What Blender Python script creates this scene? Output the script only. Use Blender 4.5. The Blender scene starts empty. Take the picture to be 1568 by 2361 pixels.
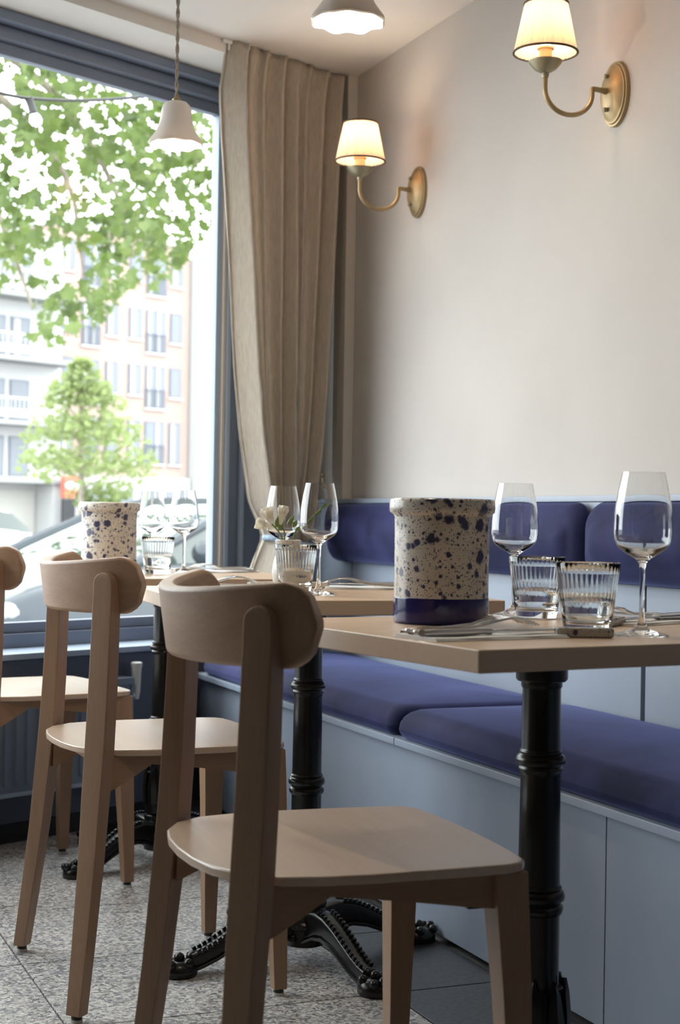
import bpy, bmesh, math, random
from math import sin, cos, pi, radians, sqrt, atan2
from mathutils import Vector, Matrix

# ------------------------------------------------------------------ camera, world, exposure
SC = bpy.context.scene
COL = SC.collection
cam_d = bpy.data.cameras.new('camera')
cam = bpy.data.objects.new('camera', cam_d)
COL.objects.link(cam)
cam_d.sensor_fit = 'VERTICAL'
cam_d.sensor_height = 36.0
cam_d.sensor_width = 24.0
cam_d.lens = 36.0 * 3633.3 / 2361.0
cam_d.clip_start = 0.05
cam_d.clip_end = 400
AZ, PITCH, ROLL = 0.3875, 0.0040, 0.0160
fwd = Vector((sin(AZ) * cos(PITCH), cos(AZ) * cos(PITCH), sin(PITCH)))
rgt0 = Vector((cos(AZ), -sin(AZ), 0))
up0 = rgt0.cross(fwd)
rgt = rgt0 * cos(ROLL) + up0 * sin(ROLL)
upv = up0 * cos(ROLL) - rgt0 * sin(ROLL)
M = Matrix(((rgt.x, upv.x, -fwd.x, 0), (rgt.y, upv.y, -fwd.y, 0), (rgt.z, upv.z, -fwd.z, 0.8758), (0, 0, 0, 1)))
cam.matrix_world = M
cam_d.dof.use_dof = True
cam_d.dof.focus_distance = 2.75
cam_d.dof.aperture_fstop = 7.5
SC.camera = cam

world = bpy.data.worlds.new('overcast_sky')
SC.world = world
world.use_nodes = True
wn = world.node_tree
wn.nodes['Background'].inputs[0].default_value = (0.93, 0.97, 1.0, 1)
wn.nodes['Background'].inputs[1].default_value = 3.6

def area(name, loc, target, size, sizey, energy, color=(1, 1, 1), portal=False):
    l = bpy.data.lights.new(name, 'AREA')
    l.shape = 'RECTANGLE'; l.size = size; l.size_y = sizey; l.energy = energy; l.color = color
    o = bpy.data.objects.new(name, l); COL.objects.link(o)
    o.location = loc
    o.rotation_euler = (Vector(target) - Vector(loc)).to_track_quat('-Z', 'Y').to_euler()
    if portal: l.cycles.is_portal = True
    return o

# facade frame: s runs along the window wall (to the right and away), n points outdoors
SV = Vector((0.8965, 0.443, 0)); NV = Vector((-0.443, 0.8965, 0)); OV = Vector((1.445, 4.70, 0))
def fa(s, n, z): return OV + SV * s + NV * n + Vector((0, 0, z))
FROT = atan2(0.443, 0.8965)

area('sky_portal', fa(-1.52, 0.05, 1.35), fa(-1.52, -3, 1.35), 3.1, 1.56, 1, portal=True)

SC.view_settings.view_transform = 'Standard'
SC.view_settings.look = 'None'
SC.view_settings.gamma = 1
SC.view_settings.exposure = 1.08
SC.view_settings.use_curve_mapping = False
cy = SC.cycles
cy.use_denoising = True
cy.max_bounces = 14; cy.diffuse_bounces = 5; cy.glossy_bounces = 6; cy.transmission_bounces = 14; cy.transparent_max_bounces = 24
cy.sample_clamp_indirect = 6.0
cy.blur_glossy = 0.5

random.seed(11)
R = random.random
def U(a, b): return a + (b - a) * random.random()

# ------------------------------------------------------------------ materials
def mat(name, color=(.8, .8, .8), rough=.5, metal=0., **kw):
    m = bpy.data.materials.new(name); m.use_nodes = True
    b = m.node_tree.nodes['Principled BSDF']
    b.inputs['Base Color'].default_value = (*color, 1)
    b.inputs['Roughness'].default_value = rough
    b.inputs['Metallic'].default_value = metal
    for k, v in kw.items():
        b.inputs[k].default_value = v
    return m
def nodes(m):
    t = m.node_tree
    return t, t.nodes, t.links, t.nodes['Principled BSDF']
def ramp(nt, stops):
    r = nt.nodes.new('ShaderNodeValToRGB')
    e = r.color_ramp.elements
    while len(e) > 1: e.remove(e[-1])
    e[0].position = stops[0][0]; e[0].color = (*stops[0][1], 1)
    for p, c in stops[1:]:
        x = e.new(p); x.color = (*c, 1)
    return r
def noise_mat(name, c1, c2, scale=(1, 1, 1), nscale=8., rough=.5, detail=6, bump=0., lo=.35, hi=.65, coord='Object', **kw):
    m = mat(name, c1, rough, **kw)
    t, n, l, b = nodes(m)
    tc = n.new('ShaderNodeTexCoord'); mp = n.new('ShaderNodeMapping'); mp.inputs['Scale'].default_value = scale
    l.new(tc.outputs[coord], mp.inputs['Vector'])
    nz = n.new('ShaderNodeTexNoise'); nz.inputs['Scale'].default_value = nscale; nz.inputs['Detail'].default_value = detail
    l.new(mp.outputs[0], nz.inputs['Vector'])
    r = ramp(t, [(lo, c1), (hi, c2)])
    l.new(nz.outputs['Fac'], r.inputs['Fac']); l.new(r.outputs[0], b.inputs['Base Color'])
    if bump:
        bp = n.new('ShaderNodeBump'); bp.inputs['Strength'].default_value = bump; bp.inputs['Distance'].default_value = .002
        l.new(nz.outputs['Fac'], bp.inputs['Height']); l.new(bp.outputs[0], b.inputs['Normal'])
    return m
def wood(name, c1, c2, axis, rough=.42, scale=26., var=.12):
    m = mat(name, c1, rough)
    t, n, l, b = nodes(m)
    tc = n.new('ShaderNodeTexCoord'); oi = n.new('ShaderNodeObjectInfo')
    add = n.new('ShaderNodeVectorMath'); add.operation = 'ADD'
    l.new(tc.outputs['Object'], add.inputs[0]); l.new(oi.outputs['Random'], add.inputs[1])
    mp = n.new('ShaderNodeMapping'); s = [1., 1., 1.]; s[axis] = .06
    mp.inputs['Scale'].default_value = s
    l.new(add.outputs[0], mp.inputs['Vector'])
    nz = n.new('ShaderNodeTexNoise'); nz.inputs['Scale'].default_value = scale; nz.inputs['Detail'].default_value = 8; nz.inputs['Distortion'].default_value = .6
    l.new(mp.outputs[0], nz.inputs['Vector'])
    mp2 = n.new('ShaderNodeMapping'); s2 = [1., 1., 1.]; s2[axis] = .03
    mp2.inputs['Scale'].default_value = s2
    l.new(add.outputs[0], mp2.inputs['Vector'])
    n2 = n.new('ShaderNodeTexNoise'); n2.inputs['Scale'].default_value = scale * 14; n2.inputs['Detail'].default_value = 3
    l.new(mp2.outputs[0], n2.inputs['Vector'])
    mix = n.new('ShaderNodeMix'); mix.data_type = 'FLOAT'; mix.inputs[0].default_value = .35
    l.new(nz.outputs['Fac'], mix.inputs[2]); l.new(n2.outputs['Fac'], mix.inputs[3])
    r = ramp(t, [(.3, c1), (.7, c2)])
    l.new(mix.outputs[0], r.inputs['Fac'])
    l.new(r.outputs[0], b.inputs['Base Color'])
    bp = n.new('ShaderNodeBump'); bp.inputs['Strength'].default_value = .06; bp.inputs['Distance'].default_value = .001
    l.new(n2.outputs['Fac'], bp.inputs['Height']); l.new(bp.outputs[0], b.inputs['Normal'])
    return m

W1, W2 = (.265, .155, .092), (.37, .232, .146)  # legs and rails: shade of the chair sides put into the beech colour
M_wood_x_lit = wood('stained_beech_x_lit', tuple(c * 1.22 for c in W1), tuple(c * 1.22 for c in W2), 0)  # lighter copy for the backrest, light on it put into the colour
M_wood_y = wood('stained_beech_y', W1, W2, 1)
M_wood_z = wood('stained_beech_z', W1, W2, 2)
M_seat_lit = wood('stained_beech_seat_lit', (.50, .365, .265), (.60, .455, .345), 0, rough=.34, scale=14)  # same beech, paler: window sheen on the seat put into the colour
M_seat_lit.node_tree.nodes['Principled BSDF'].inputs['Coat Weight'].default_value = .35; M_seat_lit.node_tree.nodes['Principled BSDF'].inputs['Coat Roughness'].default_value = .22
M_oak = wood('oiled_oak', (.56, .395, .265), (.68, .50, .35), 1, rough=.36, scale=18)
M_wall = noise_mat('off_white_plaster', (.485, .455, .425), (.515, .485, .455), nscale=3, rough=.75)
M_ceil = noise_mat('white_ceiling_paint', (.69, .665, .635), (.72, .695, .665), nscale=4, rough=.8)
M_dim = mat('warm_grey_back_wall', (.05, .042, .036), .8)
M_bench = noise_mat('grey_blue_satin_paint', (.285, .335, .42), (.305, .355, .44), nscale=6, rough=.42)
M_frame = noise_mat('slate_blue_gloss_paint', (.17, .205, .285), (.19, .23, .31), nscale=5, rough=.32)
M_frame_lit = mat('slate_blue_paint_lit', (.36, .44, .56), .35)  # frame paint lightened, window light on jamb and ledge put into the colour
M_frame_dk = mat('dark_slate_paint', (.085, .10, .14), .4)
M_gasket = mat('beige_gasket', (.55, .50, .45), .6)
M_kick = mat('black_kickboard', (.012, .012, .014), .5)
M_radiator = mat('blue_grey_radiator_enamel', (.20, .245, .32), .4)
M_white_plastic = mat('white_plastic', (.75, .75, .73), .4)
M_pipe = mat('painted_pipe', (.58, .50, .44), .5)
M_velvet = noise_mat('navy_velvet', (.008, .009, .036), (.030, .033, .108), nscale=6, rough=.75, lo=.34, hi=.66, detail=9)
_b = M_velvet.node_tree.nodes['Principled BSDF']
_b.inputs['Sheen Weight'].default_value = .45; _b.inputs['Sheen Roughness'].default_value = .35; _b.inputs['Sheen Tint'].default_value = (.36, .42, .85, 1); _b.inputs['Specular IOR Level'].default_value = .15
M_iron = noise_mat('black_cast_iron', (.006, .006, .006), (.010, .009, .009), nscale=60, rough=.28, bump=.05)
M_brass = noise_mat('aged_brass', (.36, .265, .14), (.44, .33, .19), nscale=20, rough=.48, metal=.75)
M_brass_grey = noise_mat('dull_bronze', (.30, .27, .19), (.38, .33, .22), nscale=30, rough=.45, metal=.7)
M_trim = mat('dark_bronze_braid', (.07, .06, .04), .6)
M_steel = mat('polished_steel', (.62, .61, .60), .16, 1.)
M_napkin = mat('white_linen', (.90, .89, .87), .8)
M_cobalt = noise_mat('cobalt_glaze', (.010, .010, .085), (.022, .022, .14), nscale=9, rough=.12)
M_black_rubber = mat('black_rubber', (.01, .01, .01), .5)
M_glide = mat('pale_felt_pad', (.55, .52, .48), .7)
M_candle = mat('cream_candle_sleeve', (.70, .48, .26), .5)
M_bloom = mat('cream_petal', (.93, .91, .85), .5)
M_green = mat('bud_green', (.17, .26, .07), .45)
M_rope = noise_mat('powder_blue_cord', (.24, .33, .43), (.36, .46, .56), nscale=90, rough=.8)
M_cord = noise_mat('twisted_cotton_cord', (.30, .26, .22), (.48, .43, .37), nscale=200, rough=.8)

def velvet_seam(): pass

# glass
def glass(name, color=(1, 1, 1), ior=1.48):
    m = mat(name, color, 0.0, 0., **{'Transmission Weight': 1.0, 'IOR': ior})
    return m
M_glass = glass('clear_crystal', (.985, .99, .99))
M_tumbler = glass('pressed_clear_glass', (.97, .985, .98), 1.5)
M_water = glass('still_water', (.99, 1, 1), 1.33)

M_pane = bpy.data.materials.new('window_glass'); M_pane.use_nodes = True
t_ = M_pane.node_tree
for nd in list(t_.nodes): t_.nodes.remove(nd)
o_ = t_.nodes.new('ShaderNodeOutputMaterial'); mx = t_.nodes.new('ShaderNodeMixShader')
tr = t_.nodes.new('ShaderNodeBsdfTransparent'); gl = t_.nodes.new('ShaderNodeBsdfGlossy'); fr = t_.nodes.new('ShaderNodeMapRange'); lw = t_.nodes.new('ShaderNodeLayerWeight'); pw = t_.nodes.new('ShaderNodeMath'); pw.operation = 'POWER'; pw.inputs[1].default_value = 5
gl.inputs['Roughness'].default_value = 0.0; fr.inputs['To Min'].default_value = .03; fr.inputs['To Max'].default_value = .8; t_.links.new(lw.outputs['Facing'], pw.inputs[0]); t_.links.new(pw.outputs[0], fr.inputs['Value'])
tr.inputs['Color'].default_value = (.97, .985, .98, 1)
t_.links.new(fr.outputs[0], mx.inputs[0]); t_.links.new(tr.outputs[0], mx.inputs[1]); t_.links.new(gl.outputs[0], mx.inputs[2]); t_.links.new(mx.outputs[0], o_.inputs[0])

# linen curtain: diffuse + translucent weave
M_linen = noise_mat('natural_linen', (.50, .44, .37), (.62, .555, .475), scale=(1, 1, .18), nscale=160, rough=.9, bump=.12)
def add_translucent(m, fac, col):
    t, n, l, b = nodes(m)
    out = [x for x in n if x.type == 'OUTPUT_MATERIAL'][0]
    tl = n.new('ShaderNodeBsdfTranslucent'); tl.inputs['Color'].default_value = (*col, 1)
    mxx = n.new('ShaderNodeMixShader'); mxx.inputs[0].default_value = fac
    l.new(b.outputs[0], mxx.inputs[1]); l.new(tl.outputs[0], mxx.inputs[2]); l.new(mxx.outputs[0], out.inputs[0])
add_translucent(M_linen, .30, (.6, .53, .44))
M_shade = mat('pleated_ivory_silk', (.84, .70, .60), .8)
add_translucent(M_bloom, .4, (.93, .90, .82))
add_translucent(M_shade, .55, (.93, .78, .66))
M_ceramic = mat('pale_bell_ceramic', (.86, .80, .75), .35)
add_translucent(M_ceramic, .03, (.9, .75, .55))

def emit(name, col, st):
    m = bpy.data.materials.new(name); m.use_nodes = True
    t = m.node_tree; b = t.nodes['Principled BSDF']
    b.inputs['Base Color'].default_value = (*col, 1)
    b.inputs['Emission Color'].default_value = (*col, 1); b.inputs['Emission Strength'].default_value = st
    return m
M_bulb = emit('lit_bulb', (1.0, .80, .54), 9)

# speckled stoneware: cream body, cobalt blots of several sizes, fine peppering
def speckled(name, base, spot, cyl=True, sc3=1.0):
    m = mat(name, base, .20)
    t, n, l, b = nodes(m)
    tc = n.new('ShaderNodeTexCoord')
    oi = n.new('ShaderNodeObjectInfo'); mul = n.new('ShaderNodeMath'); mul.operation = 'MULTIPLY'; mul.inputs[1].default_value = 3.7
    l.new(oi.outputs['Random'], mul.inputs[0])
    if cyl:
        se = n.new('ShaderNodeSeparateXYZ'); l.new(tc.outputs['Object'], se.inputs[0])
        at = n.new('ShaderNodeMath'); at.operation = 'ARCTAN2'; l.new(se.outputs[1], at.inputs[0]); l.new(se.outputs[0], at.inputs[1])
        ar = n.new('ShaderNodeMath'); ar.operation = 'MULTIPLY'; ar.inputs[1].default_value = .0685; l.new(at.outputs[0], ar.inputs[0])
        cb = n.new('ShaderNodeCombineXYZ'); l.new(ar.outputs[0], cb.inputs[0]); l.new(se.outputs[2], cb.inputs[1])
        src = cb.outputs[0]
    else: src = tc.outputs['Object']
    add = n.new('ShaderNodeVectorMath'); add.operation = 'ADD'
    l.new(src, add.inputs[0]); l.new(mul.outputs[0], add.inputs[1])
    dn = n.new('ShaderNodeTexNoise'); dn.inputs['Scale'].default_value = 110 * sc3; dn.inputs['Detail'].default_value = 3
    l.new(add.outputs[0], dn.inputs['Vector'])
    fac = None
    for scale, rmax, keep, dist in ((40, .46, .50, .010), (62, .40, .45, .007), (120, .38, .45, .004), (330, .40, .55, .0012)):
        sc = n.new('ShaderNodeVectorMath'); sc.operation = 'SCALE'; sc.inputs['Scale'].default_value = dist / sc3
        l.new(dn.outputs['Color'], sc.inputs[0])
        ad2 = n.new('ShaderNodeVectorMath'); ad2.operation = 'ADD'
        l.new(add.outputs[0], ad2.inputs[0]); l.new(sc.outputs[0], ad2.inputs[1])
        v = n.new('ShaderNodeTexVoronoi'); v.inputs['Scale'].default_value = scale * sc3
        if cyl: v.voronoi_dimensions = '2D'
        l.new(ad2.outputs[0], v.inputs['Vector'])
        sep = n.new('ShaderNodeSeparateColor'); l.new(v.outputs['Color'], sep.inputs[0])
        mr = n.new('ShaderNodeMapRange'); mr.inputs['From Min'].default_value = 1 - keep; mr.inputs['From Max'].default_value = 1
        mr.inputs['To Min'].default_value = 0; mr.inputs['To Max'].default_value = rmax
        l.new(sep.outputs[0], mr.inputs['Value'])
        sub = n.new('ShaderNodeMath'); sub.operation = 'SUBTRACT'
        l.new(mr.outputs[0], sub.inputs[0]); l.new(v.outputs['Distance'], sub.inputs[1])
        ss = n.new('ShaderNodeMapRange'); ss.inputs['From Min'].default_value = -.05; ss.inputs['From Max'].default_value = .09
        l.new(sub.outputs[0], ss.inputs['Value'])
        if fac is None: fac = ss.outputs[0]
        else:
            mxm = n.new('ShaderNodeMath'); mxm.operation = 'MAXIMUM'
            l.new(fac, mxm.inputs[0]); l.new(ss.outputs[0], mxm.inputs[1]); fac = mxm.outputs[0]
    bn = n.new('ShaderNodeTexNoise'); bn.inputs['Scale'].default_value = 26; bn.inputs['Detail'].default_value = 5
    l.new(add.outputs[0], bn.inputs['Vector'])
    br = ramp(t, [(.35, base), (.7, tuple(c * .82 for c in base))]); l.new(bn.outputs['Fac'], br.inputs['Fac'])
    mix = n.new('ShaderNodeMix'); mix.data_type = 'RGBA'
    fm = n.new('ShaderNodeMath'); fm.operation = 'MULTIPLY'; fm.inputs[1].default_value = .93
    l.new(fac, fm.inputs[0]); l.new(fm.outputs[0], mix.inputs[0])
    l.new(br.outputs[0], mix.inputs[6]); mix.inputs[7].default_value = (*spot, 1)
    l.new(mix.outputs[2], b.inputs['Base Color'])
    return m
M_speck = speckled('speckled_cream_glaze', (.72, .66, .575), (.022, .024, .09))
M_speck_s = speckled('speckled_white_glaze', (.66, .62, .56), (.025, .028, .10), False, 1.5)

# granite chip tile and dark stone tile
M_granite = mat('grey_granite_chip', (.4, .4, .4), .42)
t, n, l, b = nodes(M_granite)
tc = n.new('ShaderNodeTexCoord')
geo = n.new('ShaderNodeNewGeometry')
v1 = n.new('ShaderNodeTexVoronoi'); v1.inputs['Scale'].default_value = 170; v1.inputs['Randomness'].default_value = 1
l.new(geo.outputs['Position'], v1.inputs['Vector'])
sp = n.new('ShaderNodeSeparateColor'); l.new(v1.outputs['Color'], sp.inputs[0])
r1 = ramp(t, [(0., (.08, .08, .10)), (.20, (.19, .19, .21)), (.42, (.42, .415, .415)), (.65, (.55, .50, .455)), (.9, (.78, .76, .72))])
l.new(sp.outputs[0], r1.inputs['Fac'])
v2 = n.new('ShaderNodeTexNoise'); v2.inputs['Scale'].default_value = 420; l.new(geo.outputs['Position'], v2.inputs['Vector'])
mx2 = n.new('ShaderNodeMix'); mx2.data_type = 'RGBA'; mx2.inputs[0].default_value = .25
r2 = ramp(t, [(.4, (.08, .08, .09)), (.6, (.52, .50, .47))]); l.new(v2.outputs['Fac'], r2.inputs['Fac'])
l.new(r1.outputs[0], mx2.inputs[6]); l.new(r2.outputs[0], mx2.inputs[7]); l.new(mx2.outputs[2], b.inputs['Base Color'])
M_basalt = noise_mat('dark_basalt_tile', (.030, .032, .038), (.062, .066, .076), nscale=90, rough=.38, detail=8)
M_grout = mat('grey_grout', (.16, .155, .15), .9)

# outdoors
M_brick = noise_mat('glare_washed_brick', (.30, .215, .185), (.34, .25, .22), scale=(1, 1, 3), nscale=5, rough=.85)  # salmon brick paled, outdoor glare put into the colour
M_render = mat('white_render', (.42, .42, .415), .8)
M_conc = mat('grey_concrete_edge', (.26, .26, .26), .8)
M_darkpane = mat('far_window_pane', (.13, .145, .17), .08)
M_farframe = mat('slate_window_frame', (.095, .11, .15), .5)
M_curt = mat('pale_blind', (.40, .39, .36), .8)
M_paving = noise_mat('pale_paving', (.33, .33, .32), (.40, .40, .39), nscale=2, rough=.85)
M_asphalt = noise_mat('asphalt', (.20, .20, .205), (.25, .25, .255), nscale=3, rough=.9)
M_leaf = mat('plane_leaf', (.20, .34, .055), .5)
t, n, l, b = nodes(M_leaf)
oi = n.new('ShaderNodeObjectInfo'); geo = n.new('ShaderNodeNewGeometry')
nz = n.new('ShaderNodeTexNoise'); nz.inputs['Scale'].default_value = 2.2; l.new(geo.outputs['Position'], nz.inputs['Vector'])
r = ramp(t, [(.34, (.036, .062, .012)), (.5, (.068, .105, .020)), (.66, (.125, .165, .042))]); l.new(nz.outputs['Fac'], r.inputs['Fac']); l.new(r.outputs[0], b.inputs['Base Color'])
add_translucent(M_leaf, .40, (.16, .23, .05))
M_leaf2 = mat('young_tree_leaf', (.20, .25, .09), .5)
add_translucent(M_leaf2, .45, (.31, .38, .15))
M_bark = noise_mat('plane_bark', (.17, .14, .11), (.28, .25, .2), nscale=9, rough=.9)
M_carpaint = mat('dark_grey_car_paint', (.035, .042, .05), .25, .2, **{'Coat Weight': .15, 'Coat Roughness': .05, 'Specular IOR Level': .35})
M_carglass = mat('car_glass', (.035, .05, .042), .03, 0., **{'Specular IOR Level': .8})
M_carwhite = mat('white_car_paint', (.8, .8, .8), .25, 0., **{'Coat Weight': .6})
M_chrome = mat('bright_chrome', (.8, .8, .8), .08, 1.)
M_tyre = mat('tyre_rubber', (.02, .02, .02), .7)
M_red = mat('red_shop_sign', (.62, .10, .06), .5)
M_lampglass = mat('headlamp_lens', (.34, .36, .38), .06)
M_amber = mat('amber_lens', (.75, .35, .03), .3)

# ------------------------------------------------------------------ geometry helpers
def finish(bm, name, m, parent=None, smooth=True, ang=38, mats=None):
    bmesh.ops.recalc_face_normals(bm, faces=bm.faces[:])
    me = bpy.data.meshes.new(name); bm.to_mesh(me); bm.free()
    if mats:
        for x in mats: me.materials.append(x)
    else: me.materials.append(m)
    if smooth:
        me.polygons.foreach_set('use_smooth', [True] * len(me.polygons))
        try: me.set_sharp_from_angle(angle=radians(ang))
        except Exception: pass
    o = bpy.data.objects.new(name, me); COL.objects.link(o)
    if parent: o.parent = parent
    if smooth and ang < 65 and len(me.polygons) < 6000:
        wn_ = o.modifiers.new('weighted_normals', 'WEIGHTED_NORMAL'); wn_.keep_sharp = True
    return o
def NB(): return bmesh.new()
def tag(o, label=None, cat=None, group=None, kind=None):
    if label: o['label'] = label
    if cat: o['category'] = cat
    if group: o['group'] = group
    if kind: o['kind'] = kind
    return o
def thing(name, label, cat, loc=(0, 0, 0), rz=0., group=None, kind=None):
    o = bpy.data.objects.new(name, None); COL.objects.link(o)
    o.empty_display_size = .05
    o.location = loc; o.rotation_euler = (0, 0, rz)
    return tag(o, label, cat, group, kind)
def copy_tree(o, parent=None):
    c = o.copy(); COL.objects.link(c); c.parent = parent
    for ch in [x for x in bpy.data.objects if x.parent == o]: copy_tree(ch, c)
    return c
def box(bm, lo, hi, bev=0., rot=None, seg=2):
    lo = Vector(lo); hi = Vector(hi)
    c = (lo + hi) / 2; d = hi - lo
    r = bmesh.ops.create_cube(bm, size=1)
    vs = r['verts']
    for v in vs: v.co = Vector((v.co.x * d.x, v.co.y * d.y, v.co.z * d.z))
    if bev:
        es = list({e for v in vs for e in v.link_edges})
        rr = bmesh.ops.bevel(bm, geom=es, offset=bev, segments=seg, affect='EDGES', profile=.5)
        vs = list({v for f in rr['faces'] for v in f.verts} | {v for v in vs if v.is_valid})
    for v in vs:
        p = v.co.copy()
        if rot: p = rot @ p
        v.co = p + c
    return vs
def obox(bm, c, d, rot, bev=0.):
    """box with centre c, size d, rotated"""
    c = Vector(c); d = Vector(d)
    vs = box(bm, -d / 2, d / 2, bev)
    for v in vs: v.co = rot @ v.co + c
    return vs
def loft(bm, rings, cap0=True, cap1=True, close=True):
    V = [[bm.verts.new(p) for p in rg] for rg in rings]
    n = len(V[0])
    for a, b_ in zip(V[:-1], V[1:]):
        for i in range(n if close else n - 1):
            j = (i + 1) % n
            try: bm.faces.new((a[i], a[j], b_[j], b_[i]))
            except ValueError: pass
    if cap0 and len(set(V[0])) > 2: bm.faces.new(V[0][::-1])
    if cap1 and len(set(V[-1])) > 2: bm.faces.new(V[-1])
    return V
def lathe(bm, prof, seg=32, c=(0, 0, 0), rmod=None, cap0=True, cap1=True, sq=(1, 1)):
    rings = []
    for k, (r, z) in enumerate(prof):
        rg = []
        for i in range(seg):
            a = 2 * pi * i / seg
            rr = r if rmod is None else r * rmod(a, z, k)
            rg.append((c[0] + rr * cos(a) * sq[0], c[1] + rr * sin(a) * sq[1], c[2] + z))
        rings.append(rg)
    return loft(bm, rings, cap0, cap1)
def tube(bm, pts, rad, seg=10, cap=True):
    pts = [Vector(p) for p in pts]
    if not hasattr(rad, '__len__'): rad = [rad] * len(pts)
    if len(rad) != len(pts):
        m_ = len(rad) - 1; rad = [rad[min(m_, round(i * m_ / max(1, len(pts) - 1)))] for i in range(len(pts))]
    rings = []; prev = None
    for i, p in enumerate(pts):
        tdir = (pts[min(i + 1, len(pts) - 1)] - pts[max(i - 1, 0)]).normalized()
        if prev is None:
            a = Vector((0, 0, 1)) if abs(tdir.z) < .9 else Vector((1, 0, 0))
            nrm = (a - tdir * a.dot(tdir)).normalized()
        else: nrm = (prev - tdir * prev.dot(tdir)).normalized()
        prev = nrm; bn = tdir.cross(nrm)
        rings.append([p + (nrm * cos(2 * pi * k / seg) + bn * sin(2 * pi * k / seg)) * rad[i] for k in range(seg)])
    return loft(bm, rings, cap, cap)
def prism(bm, poly, z0, z1, bev=0.):
    """polygon extruded in z; bev gives a small rounded rim top and bottom"""
    def off(d):
        n = len(poly); out = []
        for i in range(n):
            p0, p1, p2 = Vector(poly[i - 1]).to_2d(), Vector(poly[i]).to_2d(), Vector(poly[(i + 1) % n]).to_2d()
            e1 = (p1 - p0).normalized(); e2 = (p2 - p1).normalized()
            n1 = Vector((e1.y, -e1.x)); n2 = Vector((e2.y, -e2.x))
            k = n1 + n2
            k = k / max(.3, k.length_squared / 2) if k.length > 1e-6 else n1
            out.append(p1 - k * d)
        return out
    if bev:
        P = [(off(bev), z0), (off(bev * .3), z0 + bev * .3), (poly, z0 + bev), (poly, z1 - bev), (off(bev * .3), z1 - bev * .3), (off(bev), z1)]
    else: P = [(poly, z0), (poly, z1)]
    loft(bm, [[(p[0], p[1], z) for p in pl] for pl, z in P])
def sphere(bm, c, r, u=10, v=7, sc=(1, 1, 1), rot=None):
    rr = bmesh.ops.create_uvsphere(bm, u_segments=u, v_segments=v, radius=r)
    for x in rr['verts']:
        p = Vector((x.co.x * sc[0], x.co.y * sc[1], x.co.z * sc[2]))
        if rot: p = rot @ p
        x.co = p + Vector(c)
def rrect(hx, hy, r, seg=4):
    out = []
    for cx, cy_, a0 in ((hx - r, hy - r, 0), (-hx + r, hy - r, pi / 2), (-hx + r, -hy + r, pi), (hx - r, -hy + r, 1.5 * pi)):
        for k in range(seg + 1):
            a = a0 + pi / 2 * k / seg
            out.append((cx + r * cos(a), cy_ + r * sin(a)))
    return out
def smooth_pts(pts, it=2):
    for _ in range(it):
        q = [pts[0]]
        for a, b_ in zip(pts[:-1], pts[1:]):
            q.append(tuple(.75 * x + .25 * y for x, y in zip(a, b_))); q.append(tuple(.25 * x + .75 * y for x, y in zip(a, b_)))
        q.append(pts[-1]); pts = q
    return pts
def rz(a): return Matrix.Rotation(a, 3, 'Z')

# ------------------------------------------------------------------ room shell
WX, CZ = 1.92, 2.28           # side wall plane, ceiling height
XL, YB = -4.4, -5.0           # far walls out of the picture
def win_y(x, n=0.): return OV.y + (x - OV.x) * .443 / .8965 + n / .8965
def wrp(s, n): p = fa(s, n, 0); return (p.x, p.y)

bm = NB(); box(bm, (WX, YB - .15, -.05), (WX + .2, 5.4, 2.5)); tag(finish(bm, 'wall_right', M_wall, smooth=False), 'off-white plaster wall behind the blue banquette', kind='structure')
bm = NB(); box(bm, (XL - .2, YB - .15, -.05), (XL, 2.6, 2.5)); tag(finish(bm, 'wall_left', M_dim, smooth=False), 'dim wall across the room', kind='structure')
bm = NB(); box(bm, (XL - .2, YB - .35, -.05), (WX + .2, YB - .15, 2.5)); tag(finish(bm, 'wall_back', M_dim, smooth=False), 'dim wall behind the viewer', kind='structure')
# ceiling with a small step down to the soffit over the window
bm = NB()
edge = -.232
prism(bm, [(XL - .2, YB - .35), (WX + .2, YB - .35), (WX + .2, win_y(WX + .2, edge)), (XL - .2, win_y(XL - .2, edge))], CZ, CZ + .2)
tag(finish(bm, 'ceiling', M_ceil, smooth=False), 'white painted ceiling', kind='structure')
bm = NB()
prism(bm, [(XL - .2, win_y(XL - .2, edge + .001)), (WX + .2, win_y(WX + .2, edge + .001)), (WX + .2, win_y(WX + .2, .05)), (XL - .2, win_y(XL - .2, .05))], 2.242, CZ + .2)
tag(finish(bm, 'trim_1', M_ceil, smooth=False), 'lowered white soffit above the window', kind='structure')

# window wall: apron under the sill, panel right of the window, panel left of the window
RF = rz(FROT)
def fbox(bm, s0, s1, n0, n1, z0, z1, bev=0.):
    c = fa((s0 + s1) / 2, (n0 + n1) / 2, (z0 + z1) / 2)
    return obox(bm, c, (s1 - s0, n1 - n0, z1 - z0), RF, bev)
S_L, S_R = -3.1, .06          # window opening along s
ZG0, ZG1 = .572, 2.135        # glass bottom and top
bm = NB(); fbox(bm, .30, .62, -.004, .18, -.05, 2.242); tag(finish(bm, 'wall_corner', M_wall, smooth=False), 'plaster return behind the curtain in the corner', kind='structure')
bm = NB(); fbox(bm, S_R + .03, .30, 0, .03, -.05, 2.242); tag(finish(bm, 'wall_window', M_frame, smooth=False), 'slate blue panelled wall right of the window, behind the curtain', kind='structure')
bm = NB(); fbox(bm, -6.9, S_L - .05, 0, .18, -.05, 2.242); tag(finish(bm, 'wall_window_left', M_frame, smooth=False), 'window wall beyond the picture', kind='structure')
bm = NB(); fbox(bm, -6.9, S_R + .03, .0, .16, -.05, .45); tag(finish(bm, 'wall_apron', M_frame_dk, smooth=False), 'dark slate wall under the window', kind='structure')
bm = NB(); fbox(bm, -6.9, -.19, -.152, .0, .05, .485, .003); tag(finish(bm, 'wall_apron_front', M_frame_dk, smooth=False), 'dark slate boxing behind the radiator', kind='structure')
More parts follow.
